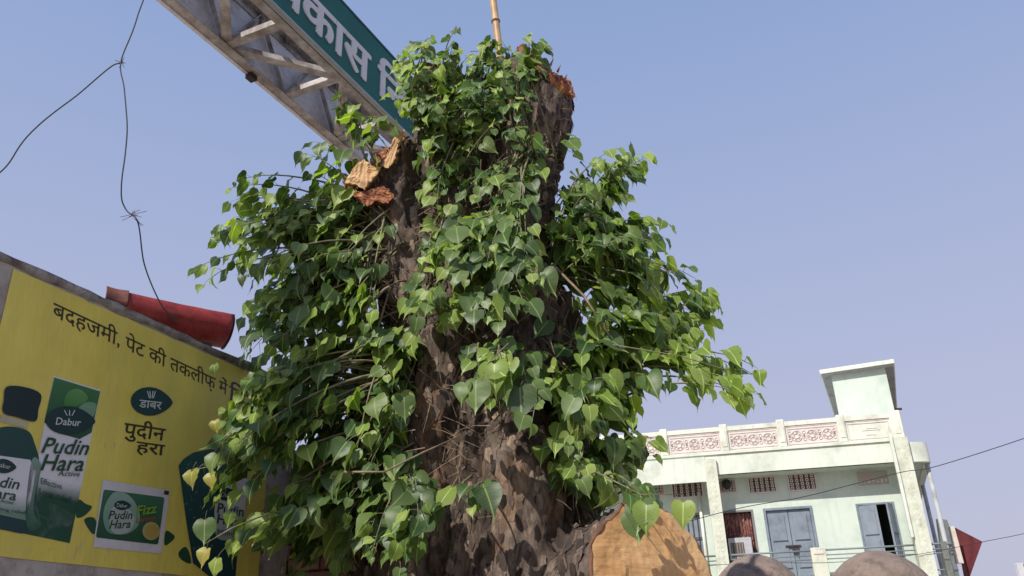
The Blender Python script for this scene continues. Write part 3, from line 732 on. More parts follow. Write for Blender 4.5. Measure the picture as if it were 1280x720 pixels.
# railings
RZ = 3.46
m_rail = flat('grey_rail_paint', (.22, .25, .26), .5)
def rail(a, b, y=.03):
    for z_ in (RZ, RZ-.1, RZ-.18, RZ-.5, RZ-.8): MB().tube([(a, y, z_), (b, y, z_)], .02 if z_ == RZ else .012, 8).build('railing', m_rail, hs, True)
nb = BL(1015, 700)[0]; nb2 = BL(1034, 700)[0]
rail(-1.60, nb); rail(nb2, 2.12); rail(-5.34, -1.86)
hb('balustrade_post', (nb, -.06, 2.3), (nb2, .14, RZ+.05), m_colm, bevel=.01)
MB().prism([(nb+.05, RZ-.08), (nb2-.05, RZ-.08), (nb2-.05, RZ-.02), (nb+.05, RZ-.02)], -.06, -.075, lambda a, b, d: V((a, d, b))).build('relief', m_carv, hs)
for z_ in (RZ, RZ-.1, RZ-.18, RZ-.5): 
    pts = [(2.42, .03, z_)]+[(2.42+.52*sin(pi/2*i/8), .45-.42*cos(pi/2*i/8), z_) for i in range(1, 9)]+[(2.97, 1.4, z_)]
    MB().tube(pts, .022 if z_ == RZ else .013, 8).build('railing', m_rail, hs, True)
hb('balustrade_post', (2.62, .02, 2.3), (2.74, .16, RZ+.04), flat('dark_worn_post', (.16, .17, .15), .8))
hb('balcony_skirt', (2.42, .45, 2.2), (2.94, 1.5, 2.9), m_mint)
# air cooler in the window
cu, cz = BL(913, 690, D); cu2, cz2 = BL(932, 676, D)
m_cool = flat('cooler_white', (.42, .42, .45), .5)
cl = empty('window_air_cooler'); tag(cl, 'boxy pale grey air cooler set in the barred window of the green house', 'air cooler')
cl.matrix_world = M_ @ Matrix.Translation((BL(912, 690, D)[0], D-.28, 3.40))
cl_b = MB().box((0, 0, 0), (.48, .35, .44)).build('body', m_cool, cl, bevel=.012)
MB().box((.03, -.004, .04), (.31, -.0008, .34)).build('grille', flat('cooler_pad', (.12, .09, .07), .9), cl)
for i in range(5): MB().box((.05+i*.055, -.018, .05), (.062+i*.055, -.0045, .33)).build('slat', flat('slat_grey', (.3, .28, .27), .6) if i == 0 else bpy.data.materials['slat_grey'], cl)
MB().box((.1, .02, -.92), (.14, .06, 0)).box((.4, .02, -.92), (.44, .06, 0)).box((.1, .28, -.92), (.14, .32, 0)).box((.4, .28, -.92), (.44, .32, 0)).build('stand', m_dark, cl)

# ============================================================ maroon and cream signboard box at far right
Pm = onplane(1190, 690, BP - BN*1.2, BN)
def ML(x, y, d): p = onplane(x, y, BP - BN*d, BN); return p
mr = empty('maroon_awning', (Pm.x, Pm.y, 0)); tag(mr, 'maroon pointed awning with cream side strip at the right end of the green house', 'awning')
def world_prism(name, pts, m, parent, dep, thick):
    mb = MB(); f_ = [ML(*p, dep)-V((Pm.x, Pm.y, 0)) for p in pts]; b_ = [q - BN*thick for q in f_]; n_ = len(f_)
    return mb.add(f_+b_, [tuple(range(n_)), tuple(range(2*n_-1, n_-1, -1))]+[(i, (i+1) % n_, n_+(i+1) % n_, n_+i) for i in range(n_)]).build(name, m, parent)
m_mar = Mat('maroon_sheet'); v = m_mar.coord(); m_mar.col(m_mar.ramp(m_mar.noise(v, 2.5, 5), [(.35, (.12, .022, .03)), (.7, (.22, .05, .055))])); m_mar.rough(.6); m_mar = m_mar.m
apx = ML(1228, 677, .6)-V((Pm.x, Pm.y, 0))
p1_ = ML(1193, 659, 1.5)-V((Pm.x, Pm.y, 0)); p2_ = ML(1205, 722, 1.2)-V((Pm.x, Pm.y, 0)); p3_ = ML(1212, 722, 1.2)-V((Pm.x, Pm.y, 0)); p4_ = ML(1214, 695, 3.0)-V((Pm.x, Pm.y, 0))
p5 = V((p2_.x, p2_.y, p2_.z-1)); 
MB().add([p1_, apx, p3_, p2_, p4_], [(0, 1, 2, 3), (0, 4, 1), (1, 4, 2), (2, 4, 3), (3, 4, 0)]).build('sheet', m_mar, mr)
world_prism('edge_strip', [(1187, 658), (1193, 658), (1205, 704), (1196, 704)], flat('cream_board', (.62, .55, .48), .7), mr, .9, .12)
world_prism('backing_wall', [(1172, 648), (1185, 650), (1200, 722), (1182, 722)], m_cream, mr, 6.0, .2)
MB().tube([V((p2_.x, p2_.y, 0)), p2_], .04, 8).build('post', m_dark, mr)
wb_ = ML(1190, 722, 6.2)-V((Pm.x, Pm.y, 0)); MB().box((wb_.x-.3, wb_.y, 0), (wb_.x+.3, wb_.y+.2, wb_.z)).build('wall', m_cream, mr)
# pale pole at the right edge
pp = W(1273, 704, 12); pb = empty('pale_pole', (pp.x, pp.y, 0)); tag(pb, 'top of a pale rectangular pole at the lower right edge', 'pole')
MB().box((-.04, -.04, 0), (.04, .04, pp.z)).build('shaft', flat('pale_paint', (.6, .6, .62), .6), pb, bevel=.004)
MB().box((.045, -.03, 0), (.2, .03, pp.z-.02)).build('panel', flat('dark_panel', (.05, .05, .09), .5), pb)

# ============================================================ two round-topped stone posts
m_dome = Mat('mottled_tan_stone'); v = m_dome.coord(); n1 = m_dome.noise(v, 3.2, 6, .6)
c = m_dome.ramp(n1, [(.3, (.20, .145, .115)), (.5, (.31, .235, .19)), (.72, (.38, .29, .22))])
c = m_dome.mix(m_dome.ramp(m_dome.noise(v, 9, 4), [(.5, (0, 0, 0)), (.68, (.8, .8, .8))]), c, (.15, .115, .095)); m_dome.col(c); m_dome.rough(.9); m_dome.bump(m_dome.noise(v, 14, 9, .75), .9, .05); m_dome = m_dome.m
def dome_post(cx, top_y, rad_px, dep, label):
    T = W(cx, top_y, dep); T.y += 0; r_ = rad_px/F*(dep*cos(PITCH)+.8*sin(PITCH))
    bm = bmesh.new(); N1, N2 = 48, 22; vs = []
    prof = [(r_*1.02, 0)] + [(r_*1.02, T.z-r_-1.0+1.0*i/6) for i in range(7)] + [(r_*cos(pi/2*i/10), T.z-r_+r_*sin(pi/2*i/10)) for i in range(1, 10)]
    for (rr, z) in prof: vs.append([bm.verts.new((rr*cos(2*pi*k_/N1)*(1+.07*noise.noise(V((cos(2*pi*k_/N1)*2.2, sin(2*pi*k_/N1)*2.2, z*2.5+cx)))+.02*noise.noise(V((cos(2*pi*k_/N1)*7, sin(2*pi*k_/N1)*7, z*9+cx)))), rr*sin(2*pi*k_/N1), z+.02*noise.noise(V((cos(2*pi*k_/N1)*3, sin(2*pi*k_/N1)*3, z*3)))*(1 if z > 1 else 0))) for k_ in range(N1)])
    tp_ = bm.verts.new((0, 0, T.z))
    for i in range(len(vs)-1):
        for k_ in range(N1): bm.faces.new((vs[i][k_], vs[i][(k_+1) % N1], vs[i+1][(k_+1) % N1], vs[i+1][k_]))
    for k_ in range(N1): bm.faces.new((vs[-1][k_], vs[-1][(k_+1) % N1], tp_))
    for f in bm.faces: f.smooth = True
    me = bpy.data.meshes.new('round_topped_post'); bm.to_mesh(me); bm.free(); me.materials.append(m_dome)
    o = bpy.data.objects.new('round_topped_post', me); COL.objects.link(o); o.location = (T.x, T.y, 0)
    tag(o, label, 'stone post', 'round-topped tan posts in front of the green house')
dome_post(941, 694, 56, 8, 'smaller round-topped tan stone post beside the orange cut wood')
dome_post(1090, 689, 64, 8, 'larger round-topped tan stone post below the open blue shutter')

# ============================================================ THE TREE
TB = V((-.05, 4.6, 0))
tree = empty('pipal_tree', TB); tag(tree, 'lopped pipal tree with sawn limbs and fresh heart-shaped leaves', 'tree')
def rel(p): return V(p)-TB
def cutend(P, n): return (P, n)
limbs = []
def limb(pts, rad, cut=None, nseg=22, ecc=1.0):
    """tapered tube; the end ring is projected onto the cut plane"""
    pts = [V(p) for p in pts]; o = []; rr = []
    for i in range(len(pts)-1):
        p0 = pts[max(i-1, 0)]; p1 = pts[i]; p2 = pts[i+1]; p3 = pts[min(i+2, len(pts)-1)]
        for s_ in range(5):
            t = s_/5; o.append(.5*((2*p1)+(p2-p0)*t+(2*p0-5*p1+4*p2-p3)*t*t+(3*p1-p0-3*p2+p3)*t**3)); rr.append(rad[i]*(1-t)+rad[i+1]*t)
    o.append(pts[-1]); rr.append(rad[-1])
    mb = MB(); mb.tube(o, rr, nseg)
    if cut:
        P, n_ = cut; n_ = V(n_).normalized(); ax = (o[-1]-o[-4]).normalized(); ring = []
        m_ = len(o)
        for j in range(m_):
            for k_ in range(nseg):
                v_ = mb.v[j*nseg+k_]; d = (v_-P).dot(n_)
                if d > 0 or j == m_-1: mb.v[j*nseg+k_] = v_ - ax*(d/ax.dot(n_))
        ring = [mb.v[(m_-1)*nseg+k_].copy() for k_ in range(nseg)]
        limbs.append((mb, ring, n_)); return ring
    limbs.append((mb, None, None))
limb([V((-.05, 4.68, -.1)), V((-.05, 4.66, .6)), V((-.08, 4.66, 1.6)), V((-.08, 4.68, 2.6)), V((-.02, 4.72, 3.3))], [.72, .58, .48, .44, .34], nseg=30)
def rib(ptl, rad): limb([V((*p[:2], p[2])) if len(p) == 3 and p[2] < 12 and False else p for p in ptl], rad, nseg=16)
# flutes and buttresses on the camera side
rib([V((-.62, 4.15, -.1)), W(510, 720, 4.42), W(528, 600, 4.36), W(545, 470, 4.42), W(560, 400, 4.5)], [.30, .17, .15, .15, .14])
rib([V((.05, 3.95, -.1)), W(665, 730, 4.28), W(660, 620, 4.30), W(640, 520, 4.38), W(655, 430, 4.5)], [.36, .25, .23, .20, .18])
rib([V((-.3, 4.0, -.1)), W(592, 730, 4.36), W(590, 600, 4.40), W(600, 470, 4.46)], [.25, .15, .14, .14])
rib([V((.5, 4.4, -.1)), W(712, 730, 4.5), W(712, 600, 4.5), W(706, 470, 4.55), W(690, 380, 4.6)], [.28, .18, .17, .16, .14])
rib([V((-.5, 4.6, -.1)), W(490, 720, 4.7), W(500, 560, 4.65), W(500, 430, 4.6)], [.3, .2, .2, .18])
rings = {}
cutL = (W(480, 200, 4.42), (-.55, -.5, .55))
rings['left'] = limb([W(600, 520, 4.7), W(540, 430, 4.6), W(503, 330, 4.55), W(484, 255, 4.5), W(468, 170, 4.45)], [.26, .22, .20, .21, .23], cutL)
cutM = (W(556, 96, 4.62), (.35, -.35, .8))
rings['mid'] = limb([W(600, 470, 4.7), W(570, 330, 4.66), W(556, 200, 4.62), W(548, 50, 4.60)], [.30, .24, .20, .15], cutM)
cutK = (W(610, 112, 4.8), (.1, -.3, .9))
rings['back'] = limb([W(620, 480, 4.8), W(614, 330, 4.82), W(612, 210, 4.82), W(610, 70, 4.8)], [.34, .28, .24, .17], cutK)
cutR = (W(695, 106, 4.5), (.64, -.50, .50))
rings['right'] = limb([W(650, 520, 4.62), W(650, 380, 4.6), W(650, 250, 4.56), W(665, 170, 4.52), W(690, 50, 4.5)], [.30, .26, .225, .215, .225], cutR)
FC = W(815, 728, 3.86)
axS = V((.52, -.83, .12)).normalized()
rings['stub'] = limb([FC-axS*1.0+V((-.1, 0, -.25)), FC-axS*.6+V((-.05, 0, -.08)), FC-axS*.25, FC+axS*.1], [.36, .35, .34, .335], (FC, axS), nseg=30)
# a few torn knobs where twigs broke out
for (px, py, d, r_) in ((500, 372, 4.38, .09), (475, 300, 4.36, .07), (540, 300, 4.4, .08), (700, 450, 4.38, .09), (650, 230, 4.36, .08), (722, 650, 4.25, .1), (545, 520, 4.26, .08), (640, 590, 4.12, .1)):
    P = W(px, py, d); limb([P+V((0, .25, -.05)), P+V((0, .1, 0)), P+V((0, -.03, .02))], [r_*1.3, r_, r_*.6], nseg=10)
allm = MB()
for mb, _, _ in limbs: allm.add(mb.v, mb.f)
tr = allm.build('trunk', None)
md = tr.modifiers.new('r', 'REMESH'); md.mode = 'VOXEL'; md.voxel_size = .0165; md.use_smooth_shade = True
dg = bpy.context.evaluated_depsgraph_get(); me = bpy.data.meshes.new_from_object(tr.evaluated_get(dg))
tr.modifiers.clear(); tr.data = me
cuts = [(r_, n_) for mb, r_, n_ in limbs if r_]
cutpl = [(sum(r_, V((0, 0, 0)))/len(r_), n_, max((q-sum(r_, V((0, 0, 0)))/len(r_)).length for q in r_)) for r_, n_ in cuts]
me.update()
nn = [v_.normal.copy() for v_ in me.vertices]
for v_, nv in zip(me.vertices, nn):
    p = v_.co
    keep = 1.0
    for c_, n_, rd in cutpl:
        q = p-c_
        if abs(q.dot(n_)) < .03 and q.length < rd*1.05: keep = .12
    a1 = noise.noise(V((p.x*3, p.y*3, p.z*1.0)))*.045
    a2 = 1-abs(noise.noise(V((p.x*9+4*noise.noise(p*1.5), p.y*9, p.z*1.7))))*2
    a3 = noise.noise(V((p.x*22, p.y*22, p.z*6)))*.012
    a4 = noise.noise(V((p.x*45, p.y*45, p.z*20)))*.010 + max(0, noise.noise(V((p.x*13, p.y*13, p.z*5+7)))-.05)*.03
    v_.co = p + nv*keep*(a1 + a2*.040 - .022 + a3*1.3 + a4)
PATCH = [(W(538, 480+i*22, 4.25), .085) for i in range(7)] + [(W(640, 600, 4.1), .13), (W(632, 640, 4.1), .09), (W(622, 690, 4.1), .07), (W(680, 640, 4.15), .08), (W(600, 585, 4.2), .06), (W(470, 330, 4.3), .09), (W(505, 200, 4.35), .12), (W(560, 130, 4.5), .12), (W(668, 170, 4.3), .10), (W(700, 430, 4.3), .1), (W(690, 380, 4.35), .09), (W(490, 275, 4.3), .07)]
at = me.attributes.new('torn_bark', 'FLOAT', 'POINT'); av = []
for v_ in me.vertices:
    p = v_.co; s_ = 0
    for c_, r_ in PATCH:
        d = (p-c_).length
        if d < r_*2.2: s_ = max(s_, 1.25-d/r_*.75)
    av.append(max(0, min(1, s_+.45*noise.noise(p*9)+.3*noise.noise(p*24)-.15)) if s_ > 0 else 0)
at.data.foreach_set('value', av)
for v_ in me.vertices: v_.co -= TB
k = Mat('pipal_bark'); v = k.coord((1, 1, .35)); v1 = k.coord(); n1 = k.noise(v, 5, 8, .65, .5); n2 = k.noise(v1, 2.2, 5); n3 = k.noise(v, 26, 8, .75)
c = k.ramp(n1, [(.34, (.028, .019, .016)), (.46, (.085, .060, .048)), (.56, (.18, .132, .105)), (.68, (.30, .235, .185))])
c = k.mix(k.ramp(n2, [(.54, (0, 0, 0)), (.64, (.5, .5, .5))]), c, k.ramp(n3, [(.35, (.08, .042, .026)), (.65, (.22, .13, .085))]))
c = k.mix(k.ramp(n3, [(.35, (.7, .7, .7)), (.55, (0, 0, 0))]), c, (.02, .014, .012))
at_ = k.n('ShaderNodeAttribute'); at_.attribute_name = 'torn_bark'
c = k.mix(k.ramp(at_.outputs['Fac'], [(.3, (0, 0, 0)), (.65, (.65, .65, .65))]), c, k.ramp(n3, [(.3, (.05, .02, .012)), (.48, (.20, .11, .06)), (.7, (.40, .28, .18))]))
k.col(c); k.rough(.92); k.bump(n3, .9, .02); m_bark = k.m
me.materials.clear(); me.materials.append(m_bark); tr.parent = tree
k = Mat('bark_flake'); ge = k.n('ShaderNodeNewGeometry')
c = k.ramp(ge.outputs['Random Per Island'], [(0, (.025, .016, .013)), (.45, (.09, .062, .048)), (.8, (.19, .14, .108)), (1, (.32, .235, .17))])
k.col(k.mix(k.ramp(k.noise(k.coord((1, 1, .4)), 50, 4), [(.4, (0, 0, 0)), (.6, (.6, .6, .6))]), c, (.03, .02, .017))); k.rough(.95); m_flake = k.m
fr_ = random.Random(5); fl = MB(); pol = me.polygons; cnt_ = 0
while cnt_ < 2600:
    p_ = pol[fr_.randrange(len(pol))]; c_ = p_.center; nv = p_.normal
    if nv.y > .25 or c_.z < 1.6: continue
    if (c_+TB-FC).dot(axS) > -.04 and (c_+TB-FC).length < .5 or min((c_+TB-q[0]).length for q in cutpl) < .16: continue
    cnt_ += 1
    ax = V((fr_.gauss(0, .18), fr_.gauss(0, .18), 1)); ax = (ax-nv*ax.dot(nv)).normalized(); sd_ = nv.cross(ax)
    L_ = fr_.uniform(.02, .055); w_ = L_*fr_.uniform(.3, .6); lf = fr_.uniform(.003, .009)
    q = c_ + nv*.002
    fl.add([q-ax*L_, q-ax*L_*.2+sd_*w_+nv*lf*.3, q+ax*L_*fr_.uniform(.6, 1)+sd_*w_*.5+nv*lf, q+ax*L_*fr_.uniform(.7, 1.1)-sd_*w_*.6+nv*lf*fr_.uniform(.2, 1.2), q-ax*L_*.1-sd_*w_+nv*lf*.2, q+nv*lf*.9], [(0, 1, 5), (1, 2, 5), (2, 3, 5), (3, 4, 5), (4, 0, 5)])
fl.build('bark_flakes', m_flake, tree)['kind'] = 'stuff'
# sawn faces
k = Mat('fresh_sawn_wood'); v1 = k.coord(); g_ = k.n('ShaderNodeTexCoord')
n1 = k.noise(k.coord((1, 1, 1)), 2.6, 5, .55, .6); n2 = k.noise(k.coord((14, 14, 2.5)), 5, 5, .6)
c = k.ramp(n1, [(.3, (.46, .24, .09)), (.5, (.58, .33, .14)), (.72, (.66, .43, .22))])
c = k.mix(k.ramp(n2, [(.45, (0, 0, 0)), (.75, (.35, .35, .35))]), c, (.36, .15, .05))
c = k.mix(k.ramp(k.noise(v1, 11, 6, .6), [(.62, (0, 0, 0)), (.72, (.5, .5, .5))]), c, (.25, .11, .04))
mp_ = k.n('ShaderNodeMapping'); mp_.inputs['Location'].default_value = tuple(-(FC-TB+V((-.05, .03, .05)))); gc_ = k.n('ShaderNodeTexCoord'); k.l(gc_.outputs['Object'], mp_.inputs[0])
wv = k.n('ShaderNodeTexWave', wave_type='RINGS', rings_direction='SPHERICAL'); wv.inputs['Scale'].default_value = 11; wv.inputs['Distortion'].default_value = 2.2; wv.inputs['Detail'].default_value = 4; wv.inputs['Detail Scale'].default_value = 1.2
k.l(mp_.outputs[0], wv.inputs['Vector'])
c = k.mix(k.ramp(wv.outputs['Fac'], [(.1, (.22, .22, .22)), (.6, (0, 0, 0))]), c, (.42, .19, .06))
mp2 = k.n('ShaderNodeMapping'); mp2.inputs['Rotation'].default_value = (0, .45, 0); mp2.inputs['Scale'].default_value = (1, 1, 12); k.l(gc_.outputs['Object'], mp2.inputs[0])
sw = k.noise(mp2.outputs[0], 7, 4, .6, .3)
c = k.mix(k.ramp(sw, [(.5, (0, 0, 0)), (.75, (.22, .22, .22))]), c, (.66, .40, .17))
ln = k.n('ShaderNodeVectorMath', operation='LENGTH'); k.l(mp_.outputs[0], ln.inputs[0])
c = k.mix(k.ramp(ln.outputs['Value'], [(.27, (0, 0, 0)), (.32, (.5, .5, .5))]), c, (.62, .42, .22))
gr = k.n('ShaderNodeTexGradient', gradient_type='RADIAL'); rt_ = k.n('ShaderNodeMapping'); rt_.inputs['Rotation'].default_value = (pi/2, 0, 0); k.l(mp_.outputs[0], rt_.inputs[0]); k.l(rt_.outputs[0], gr.inputs[0])
cm = k.n('ShaderNodeCombineXYZ'); k.l(gr.outputs['Fac'], cm.inputs[0]); k.l(ln.outputs['Value'], cm.inputs[1]); ms_ = k.n('ShaderNodeMapping'); ms_.inputs['Scale'].default_value = (26, 1.6, 1); k.l(cm.outputs[0], ms_.inputs[0])
ck = k.noise(ms_.outputs[0], 1.0, 3, .7)
c = k.mix(k.ramp(ck, [(.66, (0, 0, 0)), (.69, (.55, .55, .55))]), c, (.16, .07, .03))
k.col(c); k.rough(.85); k.bump(sw, .35, .008); m_cut = k.m
k = Mat('torn_wood'); v = k.coord((1, 1, 1)); n1 = k.noise(v, 16, 7, .7, .6)
k.col(k.ramp(n1, [(.34, (.05, .018, .013)), (.46, (.22, .07, .035)), (.58, (.42, .18, .08)), (.7, (.60, .36, .18))])); k.rough(.9); k.bump(n1, .8, .02); m_torn = k.m
m_rim = weathered('bark_rim', (.16, .075, .045), (.07, .035, .025), (.25, .14, .09), 12, .95, streak=False)
def cutface(ring, n_, name, m, jag, lift, grow=1.0, rough_=.0, sub=10, rimm=None):
    c_ = sum(ring, V((0, 0, 0)))/len(ring); N_ = len(ring)*3
    rg = []
    for i in range(N_):
        f_ = i/3; a_ = ring[int(f_) % len(ring)]; b_ = ring[(int(f_)+1) % len(ring)]; q = a_.lerp(b_, f_-int(f_))
        d = q-c_; d *= grow*(1+jag*noise.noise(q*7)+jag*.5*noise.noise(q*25)); rg.append(d)
    mb = MB(); vs = []
    for j in range(sub+1):
        for d in rg:
            t = j/sub; q = d*t
            h = lift + (rough_*noise.noise((c_+q)*9)+rough_*.5*noise.noise((c_+q)*30))*(1 if j < sub else .3)
            vs.append(c_+q+n_*h-TB)
    for d in rg: vs.append(c_+d*.94-n_*.05-TB)
    fs = [(j*N_+i, j*N_+(i+1) % N_, (j+1)*N_+(i+1) % N_, (j+1)*N_+i) for j in range(sub+1) for i in range(N_)]
    mb.add(vs, fs); o = mb.build(name, m, tree)
    if rimm: rimm_(rg, c_, n_, lift, rimm)
    return o
def rimm_(rg, c_, n_, lift, m):
    pts = [c_+d*1.01+n_*(lift-.012)-TB for d in rg]; pts.append(pts[0])
    MB().tube(pts, [.011+.012*noise.noise(p*14) for p in pts], 6, False).build('bark_rim', m, tree, True)
cutface(rings['stub'], V(limbs[[i for i, l in enumerate(limbs) if l[1] is rings['stub']][0]][2]), 'sawn_face', m_cut, .075, .020, 1.0, .009, 14, m_rim)
cutface(rings['left'], V(cutL[1]).normalized(), 'sawn_face', m_torn, .14, .02, .9, .05, 10)
cutface(rings['mid'], V(cutM[1]).normalized(), 'sawn_face', m_torn, .10, .03, .95, .03, 8)
cutface(rings['back'], V(cutK[1]).normalized(), 'sawn_face', m_torn, .12, .02, .92, .05, 8)
cutface(rings['right'], V(cutR[1]).normalized(), 'sawn_face', m_torn, .08, .035, .98, .05, 12)
# pale splinters / chips
def splinter(P, Q, r0, r1, m, name='splinter', n_=5):
    d = (Q-P); a_ = d.orthogonal().normalized(); b_ = d.normalized().cross(a_)
    vs = []; pr = [random.uniform(.6, 1.2) for _ in range(n_)]
    for t, rr in ((0, r0), (.5, (r0+r1)*.55), (1, r1)):
        for i in range(n_): q = 2*pi*i/n_; vs.append(P+d*t+(a_*cos(q)+b_*sin(q)*.5)*rr*pr[i]-TB)
    MB().add(vs, [(j*n_+i, j*n_+(i+1) % n_, (j+1)*n_+(i+1) % n_, (j+1)*n_+i) for j in (0, 1) for i in range(n_)]+[tuple(range(n_)), tuple(range(2*n_, 3*n_))]).build(name, m, tree)
m_chip = weathered('pale_fresh_wood', (.56, .34, .17), (.36, .19, .09), (.68, .47, .28), 9, .8, streak=False)
def chunk(pts, d, m, th=.05, name='torn_piece', tilt=0):
    P = [W(x_, y_, d)-TB for x_, y_ in pts]; o_ = []
    for i_ in range(len(P)):
        for t_ in range(5):
            q = P[i_].lerp(P[(i_+1) % len(P)], t_/5); o_.append(q + V((noise.noise(q*60), noise.noise(q*60+V((9, 0, 0)))*.5, noise.noise(q*60+V((0, 9, 0)))))*.012)
    n_ = len(o_); c_ = sum(o_, V((0, 0, 0)))/n_; vs = []; K = 7
    g_ = V((rnd0.gauss(0, .3), 0, 1)).normalized()           # grain direction
    for r_i in range(K+1):
        for q in o_:
            p = c_.lerp(q, r_i/K) if r_i else c_ + (q-c_)*.02
            u_ = (p-c_).cross(g_).length*60+(p-c_).dot(g_)*4
            h_ = .010*noise.noise(V((u_, 0, d)))+.012*noise.noise(p*22)
            vs.append(p + V((0, -1, -.3))*h_*(1 if r_i < K else .4))
    vs += [q+V((0, th, 0))-(q-c_)*.3 for q in o_]
    fs = [(a*n_+b, a*n_+(b+1) % n_, (a+1)*n_+(b+1) % n_, (a+1)*n_+b) for a in range(K+1) for b in range(n_)]
    MB().add(vs, fs).build(name, m, tree)
rnd0 = random.Random(3)
chunk([(431, 229), (438, 214), (446, 205), (455, 199), (463, 206), (476, 210), (470, 221), (463, 226), (455, 237), (444, 231)], 4.22, m_chip, .07)
chunk([(477, 207), (485, 191), (490, 180), (494, 170), (506, 161), (503, 172), (497, 181), (494, 198), (486, 211)], 4.24, m_chip, .04)
chunk([(436, 237), (446, 240), (457, 239), (470, 234), (480, 232), (493, 244), (486, 254), (470, 251), (459, 258), (447, 252)], 4.25, m_torn, .06)
chunk([(428, 224), (436, 228), (446, 240), (441, 243), (431, 236)], 4.25, m_torn, .05)
splinter(W(560, 100, 4.5), W(568, 76, 4.5), .03, .02, m_chip)
splinter(W(722, 664, 4.02), W(738, 658, 4.0), .035, .02, weathered('cream_chip', (.62, .50, .32), (.5, .38, .22)), 'splinter')
splinter(W(674, 78, 4.42), W(684, 98, 4.36), .02, .035, m_chip)
for px, py in ((697, 90), (705, 102), (712, 118), (688, 82)): splinter(W(px, py, 4.45), W(px+4, py-9, 4.45), .012, .002, m_torn)

# ---- orange fallen-bark strip on the left flute
def patch(pts, d, m, name='bare_patch'):
    pass

# ---- twigs and leaves
k = Mat('twig_bark'); v = k.coord(); k.col(k.ramp(k.noise(v, 20, 4), [(.35, (.10, .085, .05)), (.65, (.24, .22, .12))])); k.rough(.7); m_twig = k.m
m_fib = flat('dry_rootlets', (.22, .16, .11), .9, 0, .4, 20)
def leafmat(name, c0, c1, c2, trans):
    k = Mat(name); oi = k.n('ShaderNodeObjectInfo'); ge = k.n('ShaderNodeNewGeometry')
    ad = k.n('ShaderNodeMath', operation='ADD'); k.l(oi.outputs['Random'], ad.inputs[0]); k.l(ge.outputs['Random Per Island'], ad.inputs[1])
    fr = k.n('ShaderNodeMath', operation='FRACT'); k.l(ad.outputs[0], fr.inputs[0])
    base = k.ramp(fr.outputs[0], [(0, c0), (.55, c1), (1, c2)])
    uv = k.n('ShaderNodeUVMap'); uv.uv_map = 'leafuv'; sp = k.n('ShaderNodeSeparateXYZ'); k.l(uv.outputs[0], sp.inputs[0])
    ab = k.n('ShaderNodeMath', operation='ABSOLUTE'); sb = k.n('ShaderNodeMath', operation='SUBTRACT'); sb.inputs[1].default_value = .5
    k.l(sp.outputs[0], sb.inputs[0]); k.l(sb.outputs[0], ab.inputs[0])
    mid = k.ramp(ab.outputs[0], [(.012, (.8, .8, .8)), (.03, (0, 0, 0))])
    # side veins: stripes running outwards from the midrib
    m1 = k.n('ShaderNodeMath', operation='MULTIPLY_ADD'); m1.inputs[1].default_value = 9; k.l(sp.outputs[1], m1.inputs[0])
    m2 = k.n('ShaderNodeMath', operation='MULTIPLY'); m2.inputs[1].default_value = -5; k.l(ab.outputs[0], m2.inputs[0]); k.l(m2.outputs[0], m1.inputs[2])
    fr2 = k.n('ShaderNodeMath', operation='FRACT'); k.l(m1.outputs[0], fr2.inputs[0])
    vn = k.ramp(fr2.outputs[0], [(.0, (.14, .14, .14)), (.12, (0, 0, 0)), (.9, (0, 0, 0)), (1, (.14, .14, .14))])
    vein = tuple(min(1, x*1.9+.04) for x in c2)
    c = k.mix(vn, base, vein); c = k.mix(mid, c, vein)
    c = k.mix(k.ramp(k.noise(k.coord(), 18, 4), [(.4, (0, 0, 0)), (.75, (.35, .35, .35))]), c, tuple(x*1.5 for x in c1))
    c = k.mix(k.ramp(k.noise(k.coord(), 3.5, 4), [(.45, (0, 0, 0)), (.65, (.22, .22, .22))]), c, (.20, .21, .14))      # road dust on some leaves
    sv = k.noise(k.coord(), 42, 2, .5); c = k.mix(k.ramp(sv, [(.69, (0, 0, 0)), (.73, (.8, .8, .8))]), c, (.16, .085, .03))
    k.col(c); k.rough(.46); k.b.inputs['Specular IOR Level'].default_value = .4
    tr_ = k.n('ShaderNodeBsdfTranslucent'); hsv = k.n('ShaderNodeMix'); hsv.data_type = 'RGBA'; hsv.blend_type = 'MULTIPLY'; hsv.inputs[0].default_value = 1
    k.l(c, hsv.inputs[6]); hsv.inputs[7].default_value = (1.9, 2.1, .6, 1); k.l(hsv.outputs[2], tr_.inputs[0])
    ms = k.n('ShaderNodeMixShader'); ms.inputs[0].default_value = trans; k.l(k.b.outputs[0], ms.inputs[1]); k.l(tr_.outputs[0], ms.inputs[2])
    k.l(ms.outputs[0], k.t.nodes['Material Output'].inputs[0]); return k.m
LM = [leafmat('mature_leaf', (.019, .050, .010), (.056, .112, .020), (.13, .19, .045), .23),
      leafmat('young_leaf', (.14, .22, .03), (.22, .31, .06), (.32, .40, .11), .38),
      leafmat('yellow_leaf', (.30, .29, .05), (.38, .34, .07), (.34, .22, .07), .3)]
H = [(0, 0, .0), (.018, .012, 0), (.038, .009, 0), (.052, -.009, 0), (.056, -.032, 0), (.050, -.056, 0), (.036, -.078, 0), (.019, -.094, 0), (.0075, -.105, 0), (.0028, -.116, 0), (.0008, -.130, 0)]
MR = [0, -.002, -.006, -.018, -.034, -.054, -.075, -.092, -.104, -.115, -.130]
